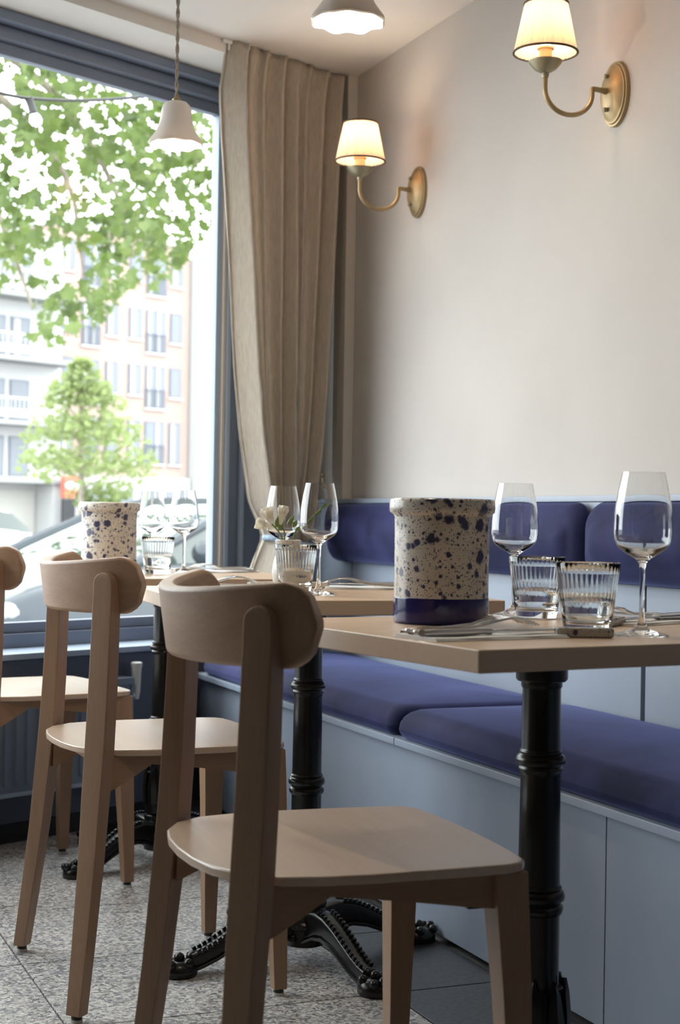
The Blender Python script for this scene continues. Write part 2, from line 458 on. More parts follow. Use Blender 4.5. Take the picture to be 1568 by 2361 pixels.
bm = NB(); fbox(bm, -6.9, -.17, -.165, .0, .485, .503, .004); tag(finish(bm, 'trim_2', M_frame_lit), 'sill ledge under the window, daylight put into its colour', kind='structure')
bm = NB(); fbox(bm, -6.9, -.19, -.155, .0, 0, .05); tag(finish(bm, 'baseboard_window', M_kick, smooth=False), 'black kickboard under the window', kind='structure')

win = thing('window_1', 'large shopfront window with slate blue frame', None, kind='structure'); del_keys = None
bm = NB()
fbox(bm, S_L, S_R + .03, -.02, .03, .485, ZG0 - .03, .003)
fbox(bm, S_L, S_R + .03, .0, .03, ZG0 - .03, ZG0, .004)
finish(bm, 'bottom_rail', M_frame, win)
bm = NB()
fbox(bm, S_L, S_R + .12, .0, .03, ZG1, ZG1 + .035, .004)
fbox(bm, S_L, S_R + .12, -.025, .03, ZG1 + .035, ZG1 + .075, .012)
fbox(bm, S_L, S_R + .12, -.06, .03, ZG1 + .075, 2.242, .006)
finish(bm, 'top_rail', M_frame, win)
bm = NB(); fbox(bm, S_R, S_R + .017, .0, .03, ZG0, ZG1, .002); finish(bm, 'side_jamb', M_frame_lit, win)
bm = NB(); fbox(bm, S_R + .021, S_R + .034, -.012, .012, ZG0, ZG1, .002); finish(bm, 'gasket', M_gasket, win)
bm = NB(); fbox(bm, S_R + .034, S_R + .052, -.018, .0, .50, ZG1, .003); finish(bm, 'jamb_bead', M_frame_lit, win)
bm = NB(); fbox(bm, S_R + .105, S_R + .122, -.018, .0, .46, ZG1 + .05, .005); finish(bm, 'jamb_bead', M_frame_lit, win)
bm = NB(); fbox(bm, S_L - .05, S_L, -.01, .03, ZG0, ZG1, .004); finish(bm, 'side_jamb', M_frame, win)
bm = NB(); fbox(bm, -1.62, -1.55, -.01, .03, ZG0, ZG1, .004); finish(bm, 'mullion', M_frame, win)
for s0, s1 in ((S_L, -1.62), (-1.55, S_R + .004)):
    bm = NB(); fbox(bm, s0, s1, .014, .020, ZG0 - .004, ZG1 + .004); finish(bm, 'pane', M_pane, win, smooth=False)

# floor: granite chip tiles, basalt tile strip along the bench, each tile a part
bm = NB(); prism(bm, [(XL - .2, YB - .35), (WX + .2, YB - .35), (WX + .2, win_y(WX + .2, .1)), (XL - .2, win_y(XL - .2, .1))], -.06, -.006)
floor = tag(finish(bm, 'floor', M_grout, smooth=False), 'grey granite chip floor with a dark stone strip along the bench', kind='structure')
def tile_mesh(w, d, m, name):
    bm = NB(); g = .0018
    prism(bm, [(g, g), (w - g, g), (w - g, d - g), (g, d - g)], -.0055, 0, .0008)
    o = finish(bm, name, m, None, smooth=False); return o
Y0, TP = 2.66, .404
xs = [.195 - .404 * k for k in range(9, 0, -1)] + [.195, .599, 1.0]
first = {}
def put_tile(x, y, w, m):
    key = (round(w, 3), m.name)
    if key not in first:
        o = tile_mesh(w, TP, m, 'tile'); first[key] = o
    else:
        o = first[key].copy(); COL.objects.link(o)
    o.parent = floor; o.location = (x, y, 0)
for j in range(-8, 7):
    y = Y0 + TP * j
    for x in xs:
        if x < -1.5 and j < -2: continue
        w = .404 if x < 1.0 else .2
        if y > win_y(x + w, -.16): continue
        put_tile(x, y, w, M_granite)
    if y < 4.7: put_tile(1.2, y, .245, M_basalt)

# boxed-in corner casing on the side wall, heating pipes, curtain hook
bm = NB(); box(bm, (WX - .035, 4.605, .935), (WX, 4.70, CZ), .004); tag(finish(bm, 'trim_3', M_wall), 'pale boxed casing in the corner by the curtain', kind='structure')
pipe = thing('heating_pipe', 'painted pipe with elbow below the ceiling in the corner beside the curtain', 'pipe', (1.87, 4.705, CZ))
bm = NB(); tube(bm, [(0, 0, 0), (0, 0, -.118), (-.003, .004, -.124), (-.02, .02, -.126), (-.085, .055, -.127)], .0085, 10); finish(bm, 'pipe_run', M_pipe, pipe)
bm = NB(); sphere(bm, (-.045, .034, -.127), .0135, 10, 8); finish(bm, 'fitting', M_pipe, pipe)
bm = NB(); sphere(bm, (0, 0, -.118), .0115, 10, 8); finish(bm, 'fitting', M_pipe, pipe)
bm = NB(); lathe(bm, [(.02, -.004), (.02, 0)], 16); finish(bm, 'ceiling_rose', M_pipe, pipe)
bm = NB(); tube(bm, [(-.055, .05, -.06), (-.055, .05, -.085), (-.062, .056, -.09), (-.1, .075, -.09)], .0085, 10); finish(bm, 'pipe_run', M_pipe, pipe)

hook = thing('curtain_hook', 'small brass double hook on the wall beside the curtain', 'hook', (WX, 4.735, .995))
bm = NB(); box(bm, (-.012, -.012, -.025), (0, .012, .02), .004); finish(bm, 'back_plate', M_brass, hook)
for pts, bp in (([(-.01, 0, -.015), (-.03, .01, -.022), (-.042, .016, -.008), (-.043, .017, .012)], (-.043, .017, .02)), ([(-.012, -.004, -.015), (-.02, -.03, -.025), (-.024, -.05, -.012), (-.028, -.062, .004)], (-.03, -.075, .012))):
    bm = NB(); tube(bm, smooth_pts(pts, 2), .0035, 8); sphere(bm, bp, .0062, 10, 8); finish(bm, 'hook_arm', M_brass, hook)

# ------------------------------------------------------------------ radiator under the window
rad = thing('radiator', 'blue-grey panel radiator with vertical ribs below the window sill', 'radiator', fa(-.435, -.179, .13), FROT)
RL = 1.5
bm = NB(); box(bm, (-RL, -.018, 0), (0, .018, .275), .005); finish(bm, 'body', M_radiator, rad)
bm = NB(); box(bm, (-RL, -.026, .268), (.004, .025, .29), .004); finish(bm, 'top_grille', M_radiator, rad)
bm = NB(); box(bm, (-.004, -.022, .0), (.006, .022, .275), .003); finish(bm, 'end_cover', M_radiator, rad)
bm = NB(); box(bm, (-RL, -.024, .0), (0, -.016, .012), .003); finish(bm, 'bottom_lip', M_frame_lit, rad)
rib = None
for k in range(40):
    x = -.035 - k * .036
    if rib is None:
        bm = NB(); rings = []
        for z, hw in ((.03, .004), (.045, .009), (.23, .009), (.245, .004)):
            rings.append([(-hw, -.0175, z), (-hw * .6, -.025, z), (hw * .6, -.025, z), (hw, -.0175, z)])
        loft(bm, rings); rib = finish(bm, 'rib', M_radiator, rad); o = rib
    else:
        o = rib.copy(); COL.objects.link(o); o.parent = rad
    o.location = (x, 0, 0)
val = thing('radiator_valve', 'white thermostat knob beside the radiator end', 'valve', fa(-.408, -.185, .355), FROT)
bm = NB(); lathe(bm, [(.008, 0), (.010, .012), (.012, .02), (.012, .032)], 14); finish(bm, 'stem', M_white_plastic, val)
bm = NB(); lathe(bm, [(.011, .03), (.0125, .034), (.0145, .088), (.0165, .093), (.0165, .102), (.012, .105)], 18); finish(bm, 'knob', M_white_plastic, val)
bm = NB(); box(bm, (-.022, -.006, .005), (0, .006, .018), .003); finish(bm, 'tail_pipe', M_white_plastic, val)

# ------------------------------------------------------------------ banquette
BX, BB = 1.445, 1.88
bench = thing('banquette', 'built-in blue-grey painted wall bench under the navy cushions', 'bench', (0, 0, 0))
for y0, y1 in ((-.9, .7), (.703, 2.314), (2.317, 3.93), (3.933, 4.66)):
    bm = NB(); box(bm, (BX, y0, .012), (BX + .018, y1, .386), .0012)
    finish(bm, 'front_panel', M_bench, bench)
bm = NB(); box(bm, (BX + .02, -.9, 0), (BX + .03, 4.66, .39)); finish(bm, 'plinth', M_kick, bench, smooth=False)
for y0, y1 in ((-.9, 1.55), (1.553, 3.157), (3.16, 4.66)):
    bm = NB(); box(bm, (BX - .02, y0, .380), (BB, y1, .396), .002)
    finish(bm, 'seat_board', M_bench, bench)
for y0, y1 in ((-.9, 1.2), (1.206, 2.868), (2.884, 4.5), (4.505, 4.89)):
    bm = NB(); box(bm, (BB, y0, .396), (BB + .015, y1, .922), .002)
    finish(bm, 'back_panel', M_bench, bench)
bm = NB(); box(bm, (BB + .016, -.9, .39), (WX - .001, 4.86, .921)); finish(bm, 'back_carcass', M_kick, bench, smooth=False)
bm = NB(); box(bm, (BB - .004, -.9, .9225), (WX - .001, 4.88, .937), .002); finish(bm, 'top_ledge', M_bench, bench)

def cushion_rings(hx, hy, h, r, crown, rc, seg=5):
    """pillow: footprint half sizes hx, hy, corner radius rc, height h with rounded rims"""
    rings = []
    base = rrect(hx, hy, rc, 5)
    def ring(inset, z):
        fx = (hx - inset) / hx; fy = (hy - inset) / hy
        return [(p[0] * fx, p[1] * fy, z) for p in base]
    for k in range(seg + 1):
        a = pi / 2 * k / seg
        rings.append(ring(r * .5 * (1 - sin(a)), r * .5 * (1 - cos(a))))
    for k in range(seg + 1):
        a = pi / 2 * k / seg
        rings.append(ring(r * (1 - cos(a)), h - r + r * sin(a)))
    for q in (.12, .3, .5, .7, .88):
        i = r + (min(hx, hy) - r) * q
        rings.append(ring(i, h + crown * (1 - (1 - q) ** 2.2)))
    return rings
def seat_cushion(y0, y1, label):
    bm = NB(); hx = (BB - 1.428) / 2; hy = (y1 - y0) / 2
    rg = cushion_rings(hx, hy, .066, .045, .012, .035)
    loft(bm, rg)
    o = finish(bm, 'seat_cushion', M_velvet, ang=80); o.location = ((BB + 1.428) / 2, (y0 + y1) / 2, .396)
    tag(o, label, 'cushion', 'navy velvet bench seat cushions'); return o
seat_cushion(3.172, 4.60, 'navy velvet bench seat pad at the far end by the window')
seat_cushion(1.56, 3.166, 'navy velvet bench seat pad beside the nearest cast iron table')
def back_cushion(y0, y1, label):
    bm = NB(); hz = .089; hy = (y1 - y0) / 2
    rg = cushion_rings(hz, hy, .05, .038, .016, .055)
    rg = [[(-p[2], p[1], p[0]) for p in q] for q in rg]
    loft(bm, rg)
    o = finish(bm, 'back_cushion', M_velvet, ang=80); o.location = (BB - .001, (y0 + y1) / 2, .832)
    tag(o, label, 'cushion', 'navy velvet backrest cushions'); return o
back_cushion(3.075, 4.62, 'navy velvet backrest pad on the wall panel nearer the window')
back_cushion(1.45, 3.065, 'navy velvet backrest pad behind the nearest wine glass, at the right edge')

# ------------------------------------------------------------------ chairs
def make_chair(label):
    t = thing('dining_chair', label, 'chair', group='bentwood dining chairs at the tables')
    # seat
    half = [(0, -.192), (.06, -.189), (.115, -.178), (.16, -.155), (.19, -.118), (.203, -.065), (.207, 0), (.205, .1), (.2015, .168), (.194, .192), (.178, .203), (.15, .207), (.08, .211), (0, .213)]
    poly = half + [(-x, y) for x, y in half[-2:0:-1]]
    rgs = []
    def sc(d): return [(x - d * (1 if x > 0 else -1 if x < 0 else 0) * min(1, abs(x) / .05), y - d * (1 if y > 0 else -1)) for x, y in poly]
    def zz(x, y, z): return z - .0035 * max(0, 1 - (x / .2) ** 2) * max(0, 1 - (y / .2) ** 2)
    for d, z in ((.004, .4478), (.0008, .4485), (0, .4500), (0, .4575), (.0010, .4593), (.003, .4600)):
        rgs.append([(x, y, z) for x, y in sc(d)])
    for q in (.75, .5, .25, .06):
        rgs.append([(x * q, y * q, zz(x * q, y * q, .46)) for x, y in poly])
    bm = NB(); loft(bm, rgs); finish(bm, 'seat', M_seat_lit, t, ang=30)
    # backrest band
    yc = .0885; R0 = .285; H = .0500; zc = .7545; th = .025; ph0 = radians(52.8)
    rings = []
    N = 56
    for k in range(N + 1):
        ph = -ph0 + 2 * ph0 * k / N
        d = (ph0 - abs(ph)) * R0
        rc = .046
        h = H
        zt_ = .788 + .018 * (abs(ph) / ph0) ** 1.6; zb_ = .6985 + .003 * (abs(ph) / ph0) ** 2
        H = (zt_ - zb_) / 2; zc = (zt_ + zb_) / 2; h = H
        if d < rc: h = H - rc + sqrt(max(0, rc * rc - (rc - d) ** 2)) + .0005
        h = max(h, .004)
        rr = min(.007, h * .6)
        prof = []
        for (u, v) in rrect(th / 2, h, rr, 3): prof.append((u, v))
        rg = []
        for u, v in prof:
            rad = R0 - .0005 + u + v * .14
            rg.append((rad * sin(ph), yc - rad * cos(ph), zc + v))
        rings.append(rg)
    bm = NB(); loft(bm, rings); finish(bm, 'backrest', M_wood_x_lit, t, ang=60)
    # rear legs, turned to sit square on the band
    LA = radians(40)
    for s in (1, -1):
        secs = [(.014, .2368, -.193, .0150, .0125), (.12, .2255, -.181, .0165, .0135), (.26, .2115, -.1665, .0185, .0150), (.38, .2010, -.157, .0205, .0160), (.46, .1955, -.1505, .0215, .0165), (.55, .1935, -.146, .0215, .0160), (.66, .1922, -.1425, .0210, .0150), (.735, .1920, -.1405, .0205, .0145)]
        for k in range(1, 7):
            a = pi / 2 * k / 6
            secs.append((.7535 + .0205 * sin(a), .1920, -.1405, max(.0205 * cos(a), .002), .0145 - .004 * (k / 6) ** 3))
        rings = []
        for z, x, y, ht, hr in secs:
            rg = []
            for u, v in rrect(ht, hr, min(.0024, ht * .6, hr * .6), 2):
                px = x + u * cos(LA) + v * sin(LA); py = y + u * sin(LA) - v * cos(LA)
                rg.append((px * s, py, z))
            rings.append(rg)
        bm = NB(); loft(bm, rings); lg = finish(bm, 'leg', M_wood_z, t, ang=28)
        bm = NB(); lathe(bm, [(.0105, 0), (.0105, .006), (.009, .0065)], 14, (.2368 * s, -.193, 0)); finish(bm, 'foot_glide', M_glide, lg)
        bm = NB(); lathe(bm, [(.0095, .0065), (.0095, .015)], 14, (.2368 * s, -.193, 0)); finish(bm, 'glide_stem', M_black_rubber, lg)
    for s in (1, -1):
        rings = []
        for z, x, y, h in ((.014, .2077, .1887, .0125), (.1, .2035, .1872, .0145), (.3, .188, .183, .0190), (.40, .1785, .1795, .0215), (.4478, .174, .178, .0220)):
            rings.append([(x * s + u, y + v, z) for u, v in rrect(h, h, .0022, 2)])
        bm = NB(); loft(bm, rings); lg = finish(bm, 'leg', M_wood_z, t, ang=28)
        bm = NB(); lathe(bm, [(.0105, 0), (.0105, .006), (.009, .0065)], 14, (.2077 * s, .1887, 0)); finish(bm, 'foot_glide', M_glide, lg)
        bm = NB(); lathe(bm, [(.0095, .0065), (.0095, .015)], 14, (.2077 * s, .1887, 0)); finish(bm, 'glide_stem', M_black_rubber, lg)
    # side rails: deep bracket at the rear leg, arched to the middle, deepening to the front leg
    for s in (1, -1):
        rings = []
        for y, xo, zb in ((-.15, .190, .376), (-.12, .188, .390), (-.08, .184, .412), (-.05, .181, .4300), (-.02, .1825, .4270), (.05, .185, .4185), (.12, .187, .4085), (.175, .188, .4020)):
            rings.append([((xo - .018) * s, y, zb), (xo * s, y, zb), (xo * s, y, .4475), ((xo - .018) * s, y, .4475)])
        bm = NB(); loft(bm, rings); finish(bm, 'side_rail', M_wood_y, t, ang=20)
    bm = NB(); box(bm, (-.17, .170, .404), (.17, .188, .4475), .0015); finish(bm, 'front_rail', M_wood_x_lit, t)
    bm = NB()
    rings = []
    for k in range(13):
        x = -.185 + .37 * k / 12; y = -.138
        rings.append([(x, y, .424), (x, y + .016, .424), (x, y + .016, .4475), (x, y, .4475)])
    loft(bm, rings); finish(bm, 'rear_rail', M_wood_x_lit, t)
    for s in (1, -1):
        bm = NB(); box(bm, (.150 * s - .012, .135, .398), (.150 * s + .012, .168, .404), .002); finish(bm, 'corner_block', M_black_rubber, t)
    return t
chairs = [((.757, 1.898), 92.91, 'wooden dining chair in the foreground, its backrest overlapping the nearest tables'),
          ((.811, 2.921), 89.54, 'wooden dining chair at the middle table, second from the camera'),
          ((.733, 3.797), 81.0, 'wooden dining chair cut off by the left edge of the photo, by the radiator')]
ch0 = make_chair(chairs[0][2])
for i, ((x, y), a, lab) in enumerate(chairs):
    c = ch0 if i == 0 else copy_tree(ch0)
    c.location = (x, y, 0); c.rotation_euler = (0, 0, -radians(a)); c['label'] = lab

# ------------------------------------------------------------------ pedestal tables
TZ, TT, TW, TL = .7266, .0277, .5683, .6066
def make_table(label):
    t = thing('pedestal_table', label, 'table', group='oak-topped pedestal tables along the banquette')
    bm = NB()
    poly = rrect(TW / 2, TL / 2, .004, 3)
    prism(bm, poly, TZ - TT, TZ, .0018)
    finish(bm, 'tabletop', M_oak, t, ang=50)
    bm = NB(); box(bm, (-.16, -.025, TZ - TT - .008), (.16, .025, TZ - TT), .002); box(bm, (-.025, -.19, TZ - TT - .008), (.025, .19, TZ - TT), .002); finish(bm, 'support_plate', M_iron, t)
    zt = TZ - TT - .006
    prof = [(.0365, zt), (.0365, .6555), (.034, .6525), (.0290, .6515), (.0290, .645), (.0270, .642), (.0272, .60), (.0275, .558),
            (.0290, .5560), (.0300, .5535), (.0290, .551), (.0335, .5475), (.0355, .5420), (.0335, .5365), (.0295, .534), (.0310, .531), (.0310, .5285), (.0288, .526), (.0280, .52),
            (.0288, .45), (.0294, .368), (.0310, .3665), (.0325, .364), (.0310, .361), (.0345, .359), (.0368, .353), (.0360, .3475), (.0315, .344), (.0305, .341), (.0345, .338), (.0352, .3335), (.0335, .3285), (.0300, .326), (.0298, .32),
            (.0300, .24), (.0305, .15)]
    prof = prof[::-1]
    def flute(a, z, k):
        return 1 - .035 * (0.5 + .5 * cos(8 * a)) ** 3 if (z < .34 or .37 < z < .52 or z > .56) and z < .66 else 1
    bm = NB(); lathe(bm, prof, 64, rmod=flute); finish(bm, 'column', M_iron, t, ang=50)
    # leaf collar and stepped hub
    bm = NB(); lathe(bm, [(.040, .145), (.0425, .17), (.040, .20), (.036, .225)], 40, rmod=lambda a, z, k: 1 + .05 * cos(8 * a)); 
    for k in range(8):
        a = 2 * pi * k / 8; rr = rz(a)
        pts = [Vector((.041, 0, .148)), Vector((.0445, 0, .185)), Vector((.041, 0, .222)), Vector((.037, 0, .240))]
        ws = [.014, .0145, .009, .0008]
        rings = []
        for p, w in zip(pts, ws):
            rings.append([rr @ (p + Vector((0, -w, 0))), rr @ (p + Vector((.004, 0, 0))), rr @ (p + Vector((0, w, 0))), rr @ (p + Vector((-.004, 0, 0)))])
        loft(bm, rings)
    finish(bm, 'leaf_collar', M_iron, t, ang=25)
    bm = NB(); lathe(bm, [(.030, .152), (.037, .150), (.040, .144), (.040, .124), (.036, .121), (.043, .117), (.044, .112), (.0425, .106), (.0415, .104), (.0435, .100), (.045, .098), (.0445, .082), (.046, .079), (.050, .075), (.050, .066), (.046, .063), (.044, .050), (.042, .03), (.03, .026)][::-1], 48, rmod=lambda a, z, k: 1 + (.018 * cos(40 * a) if .081 < z < .099 else 0)); finish(bm, 'hub', M_iron, t, ang=40)
    bm = NB()
    for k in range(26):
        a = 2 * pi * k / 26
        obox(bm, (.050 * cos(a), .050 * sin(a), .0705), (.004, .0065 if k % 3 else .003, .006), rz(a), .0008)
    finish(bm, 'hub_ornament', M_iron, t)
    for k in range(4):
        a = 2 * pi * (k + .5) / 4
        bm = NB(); sphere(bm, (.044 * cos(a), .044 * sin(a), .048), .008, 8, 6)
        finish(bm, 'rosette', M_iron, t)
    # four lion-paw legs
    leg0 = None
    for k in range(4):
        bm = NB()
        path = [(.035, .072, .022, .030), (.07, .083, .020, .025), (.10, .083, .019, .021), (.135, .073, .018, .018), (.17, .057, .017, .016), (.20, .042, .016, .015), (.228, .031, .015, .014), (.25, .026, .015, .014)]
        rings = []
        for r, z, hw, hh in path:
            rings.append([(r, u, z + v) for u, v in rrect(hw, hh, min(hw, hh) * .45, 2)])
        loft(bm, rings)
        # bottom flange
        rings = []
        for r, z, hw, hh in path:
            rings.append([(r, u, z - hh - .001 + v) for u, v in rrect(hw * 1.22, .004, .0018, 1)])
        loft(bm, rings)
        lg = finish(bm, 'leg', M_iron, t, ang=45)
        bm = NB()
        for sgn in (-1, 1):
            for q in range(15):
                f = q / 14; r = .085 + (.236 - .085) * f
                for a_, b_ in zip(path[:-1], path[1:]):
                    if a_[0] <= r <= b_[0]:
                        g = (r - a_[0]) / (b_[0] - a_[0]); z = a_[1] + (b_[1] - a_[1]) * g; hh = a_[3] + (b_[3] - a_[3]) * g; hw = a_[2] + (b_[2] - a_[2]) * g
                obox(bm, (r, sgn * hw * .78, z + hh + .002), (.008, .008, .009), Matrix.Rotation(.45 * (f > .25), 3, 'Y'), .002)
        finish(bm, 'beading', M_iron, lg)
        bm = NB()
        rings = []
        for z, sx, sy in ((0, .033, .030), (.004, .036, .033), (.016, .035, .032), (.024, .029, .027), (.030, .018, .018)):
            rings.append([(.272 + sx * cos(2 * pi * i / 20), sy * sin(2 * pi * i / 20), z) for i in range(20)])
        loft(bm, rings)
        for (r, u, z, q) in ((.296, -.017, .026, .0095), (.300, .0, .029, .0100), (.296, .017, .026, .0095), (.272, .0, .034, .0105), (.262, -.021, .026, .0105), (.262, .021, .026, .0105), (.245, .0, .032, .0120)):
            sphere(bm, (r, u, z), q, 10, 8)
        finish(bm, 'paw', M_iron, lg, ang=70)
        lg.rotation_euler = (0, 0, k * pi / 2)
    return t
tables = [((1.102, 1.940), 82.65, 'nearest oak pedestal table, at the right edge, holding the speckled cooler', 0),
          ((1.134, 2.931), 95.94, 'middle oak pedestal table with the small flower vase', 0),
          ((1.106, 3.882), 94.11, 'farthest oak pedestal table, in front of the window', 0)]
tb0 = make_table(tables[0][2])
TABS = []
LEGA = [math.radians(8), math.radians(8), math.radians(27)]
for i, ((x, y), a, lab, _) in enumerate(tables):
    c = tb0 if i == 0 else copy_tree(tb0)
    c.location = (x, y, 0); c.rotation_euler = (0, 0, -radians(a)); c['label'] = lab
    for q, ch in enumerate([o for o in bpy.data.objects if o.parent == c and o.name.startswith('leg') and not o.name.startswith('leaf')]):
        ch.rotation_euler = (0, 0, radians(a) + LEGA[i] + q * pi / 2)

# ------------------------------------------------------------------ tableware
def make_cooler(name='wine_cooler'):
    t = thing(name, '', 'wine cooler', group='speckled stoneware wine coolers')
    r = .0685
    bm = NB(); lathe(bm, [(r - .004, 0), (r - .001, .002), (r + .0005, .006), (r + .0008, .036), (r, .0375)], 64, cap1=False); finish(bm, 'base_band', M_cobalt, t)
    pr = [(r, .0374), (r - .0002, .08), (r, .13), (r + .0005, .153), (r + .003, .157), (r + .0075, .160), (r + .0082, .166), (r + .0082, .176), (r + .006, .1795), (r + .001, .1800), (r - .004, .178), (r - .006, .172), (r - .0065, .02), (r - .02, .012), (.001, .012)]
    bm = NB(); lathe(bm, pr, 64, cap0=False); finish(bm, 'body', M_speck, t, ang=60)
    return t
cool = make_cooler()
cool.location = (1.001, 2.060, TZ); cool['label'] = 'large cobalt-speckled cream wine cooler on the nearest table'
c2 = copy_tree(cool); c2.location = (.958, 3.876, TZ); c2.rotation_euler = (0, 0, 2.1); c2['label'] = 'cobalt-speckled wine cooler on the far table in front of the window'

GP = [(.0355, 0), (.0355, .0012), (.030, .0028), (.016, .0065), (.008, .011), (.0048, .018), (.0036, .030), (.0034, .060), (.0036, .085), (.0046, .0945), (.0072, .100), (.0155, .1055), (.0275, .1125), (.0350, .120), (.0382, .129), (.0388, .138), (.0384, .155), (.0360, .178), (.0318, .200), (.0282, .2165)]
def make_glass():
    bm = NB()
    outer = GP
    inner = [(r - .0009 if z > .125 else r - .0012, z) for r, z in GP if z >= .112]
    inner[0] = (.0255, .1140)
    inn = [(.0007, .1045), (.010, .1060)] + inner
    outer = smooth_pts(outer, 2); inn = smooth_pts(inn + [(.0274, .2163)], 2)
    prof = outer + inn[::-1]
    lathe(bm, prof, 72)
    return finish(bm, 'wine_glass', M_glass, ang=80)
g0 = make_glass()
for i, (x, y, s, sz, lab) in enumerate([(1.161, 1.781, 1, 1, 'tall empty wine glass nearest the camera, at the right edge of the nearest table'),
        (1.200, 2.206, .96, .963, 'empty wine glass beside the large speckled cooler, behind the two tumblers'),
        (1.117, 2.842, .97, 1, 'empty wine glass standing in front of the flower vase on the middle table'),
        (1.171, 3.194, .97, 1, 'empty wine glass behind the flower vase, its bowl against the curtain'),
        (1.166, 3.920, .98, .99, 'empty wine glass on the far table, right of the far tumbler'),
        (1.125, 4.077, .90, .985, 'empty wine glass on the far table, between cooler and other glass')]):
    g = g0 if i == 0 else g0.copy()
    if i: COL.objects.link(g)
    g.location = (x, y, TZ + .0002); g.scale = (s, s, sz); tag(g, lab, 'glass', 'stemmed wine glasses on the tables')

def make_tumbler():
    t = thing('tumbler', '', 'glass', group='ribbed tumblers on the tables')
    bm = NB()
    def ro(z): return .0315 + .0125 * (z / .095)
    out = [(.029, 0), (.0312, .0015)] + [(ro(z), z) for z in (.004, .012, .025, .04, .045, .06, .08, .0935)] + [(ro(.0945) - .0008, .0950)]
    inn = [(ro(z) - .0022, z) for z in (.0945, .08, .06, .047)] + [(ro(z) - .0034, z) for z in (.043, .03, .018)] + [(.026, .0125), (.001, .0115)]
    def rib(a, z, k):
        if k >= len(out) and z > .044 and z < .0925: return 1 + .016 * cos(36 * a)
        return 1
    lathe(bm, out + inn, 144, rmod=rib)
    finish(bm, 'tumbler_body', M_tumbler, t, ang=70)
    bm = NB(); lathe(bm, [(.001, .0117), (.0258, .0127)] + [(ro(z) - .00345, z) for z in (.0182, .03, .0425)] + [(ro(.0425) - .0045, .0428), (.001, .0428)], 48)
    finish(bm, 'water', M_water, t, ang=60)
    return t
t0 = make_tumbler()
for i, (x, y, lab) in enumerate([(1.115, 1.843, 'ribbed water tumbler at the front of the nearest table, by the nearest wine glass'),
        (1.201, 2.135, 'ribbed water tumbler behind the front tumbler, beside the large cooler'),
        (1.117, 2.968, 'ribbed water tumbler in front of the flower vase on the middle table'),
        (1.084, 3.878, 'ribbed water tumbler on the far table beside the far cooler')]):
    c = t0 if i == 0 else copy_tree(t0)
    c.location = (x, y, TZ + .0002); c.rotation_euler = (0, 0, i * .7); c['label'] = lab

# flower vase with freesia
bv = tag(None or finish((lambda b: (lathe(b, [(.018, 0), (.024, .003), (.031, .018), (.033, .035), (.030, .058), (.0245, .078), (.0235, .088), (.0265, .098), (.0275, .102), (.0255, .103), (.0215, .090), (.022, .075), (.026, .055), (.027, .03), (.001, .01)], 40), b)[1])(NB()), 'bud_vase', M_speck_s, ang=60), 'small speckled bud vase holding freesia on the middle table', 'vase')
bv.location = (1.134, 3.060, TZ)
fr_ = thing('freesia', 'white freesia sprig with green buds in the small vase', 'flower', (1.126, 3.062, TZ))
fr_.scale = (1.2, 1.2, 1.15)
rv = Vector((.926, -.378, 0))
def st(x, z, d=0): return rv * x + Vector((.378, .926, 0)) * d + Vector((0, 0, z))
bm = NB()
tube(bm, smooth_pts([st(.004, .03), st(-.002, .09), st(-.01, .105), st(-.022, .118)], 2), [.0016] * 13, 6)
tube(bm, smooth_pts([st(.004, .03), st(.014, .10), st(.03, .115), st(.05, .135), st(.065, .148)], 2), .0014, 6)
tube(bm, smooth_pts([st(0, .03), st(.002, .10), st(-.004, .115), st(-.002, .128)], 2), .0013, 6)
finish(bm, 'stem', M_green, fr_)
def petal(bm, base, dr, up, L, w):
    dr = dr.normalized(); side = dr.cross(up).normalized(); rings = []
    for f, ww, lift in ((0, .25, 0), (.3, .75, .002), (.6, 1, .0035), (.85, .75, .003), (1, .1, .001)):
        p = base + dr * L * f
        rings.append([p - side * w * ww + up * lift * 1.5, p + up * (-lift * .4 + .0006), p + side * w * ww + up * lift * 1.5, p + up * (-lift * .4 - .0006)])
    loft(bm, rings)
def blossom(c, dr, L, openess, np=6):
    bm = NB(); dr = dr.normalized()
    a = dr.orthogonal().normalized(); b_ = dr.cross(a)
    tube(bm, [c - dr * L * .55, c - dr * L * .2, c + dr * .002], [.0024, .0055, .0085], 10)
    for k in range(np):
        an = 2 * pi * k / np + .3; o_ = a * cos(an) + b_ * sin(an)
        petal(bm, c + o_ * .004 - dr * .004, dr + o_ * openess, -(o_ - dr * openess).normalized(), L * .66, .0105)
    return finish(bm, 'blossom', M_bloom, fr_, ang=60)
blossom(st(-.026, .128), Vector(st(-.35, 1.0, -.3)), .036, .35)
blossom(st(-.004, .134), Vector(st(.15, 1.0, .1)), .032, .22)
blossom(st(-.036, .116, -.006), Vector(st(-.9, .25, -.2)), .028, .4, 4)
for (x, z, an, L) in ((-.014, .112, .2, .022), (.006, .116, .5, .02), (.016, .112, .3, .014), (-.006, .106, -.3, .014), (.02, .105, .6, .012)):
    bm = NB(); rings = []
    for f, w in ((0, .001), (.3, .0042), (.6, .0045), (.9, .002), (1, .0003)):
        p = st(x + sin(an) * L * f, z + cos(an) * L * f)
        rings.append([p + st(w * cos(2 * pi * k / 8), 0, w * .7 * sin(2 * pi * k / 8)) for k in range(8)])
    loft(bm, rings); finish(bm, 'bud', M_green, fr_)
for k in range(5):
    f = k / 4; x = .036 + .03 * f; z = .121 + .028 * f
    bm = NB(); rings = []
    for q, w in ((0, .0008), (.4, .0024), (.8, .0018), (1, .0003)):
        p = st(x + .014 * q, z + .010 * q + (.004 if k % 2 else -.002) * q)
        rings.append([p + st(w * cos(2 * pi * i / 6), w * sin(2 * pi * i / 6)) for i in range(6)])
    loft(bm, rings); finish(bm, 'bud', M_green, fr_)

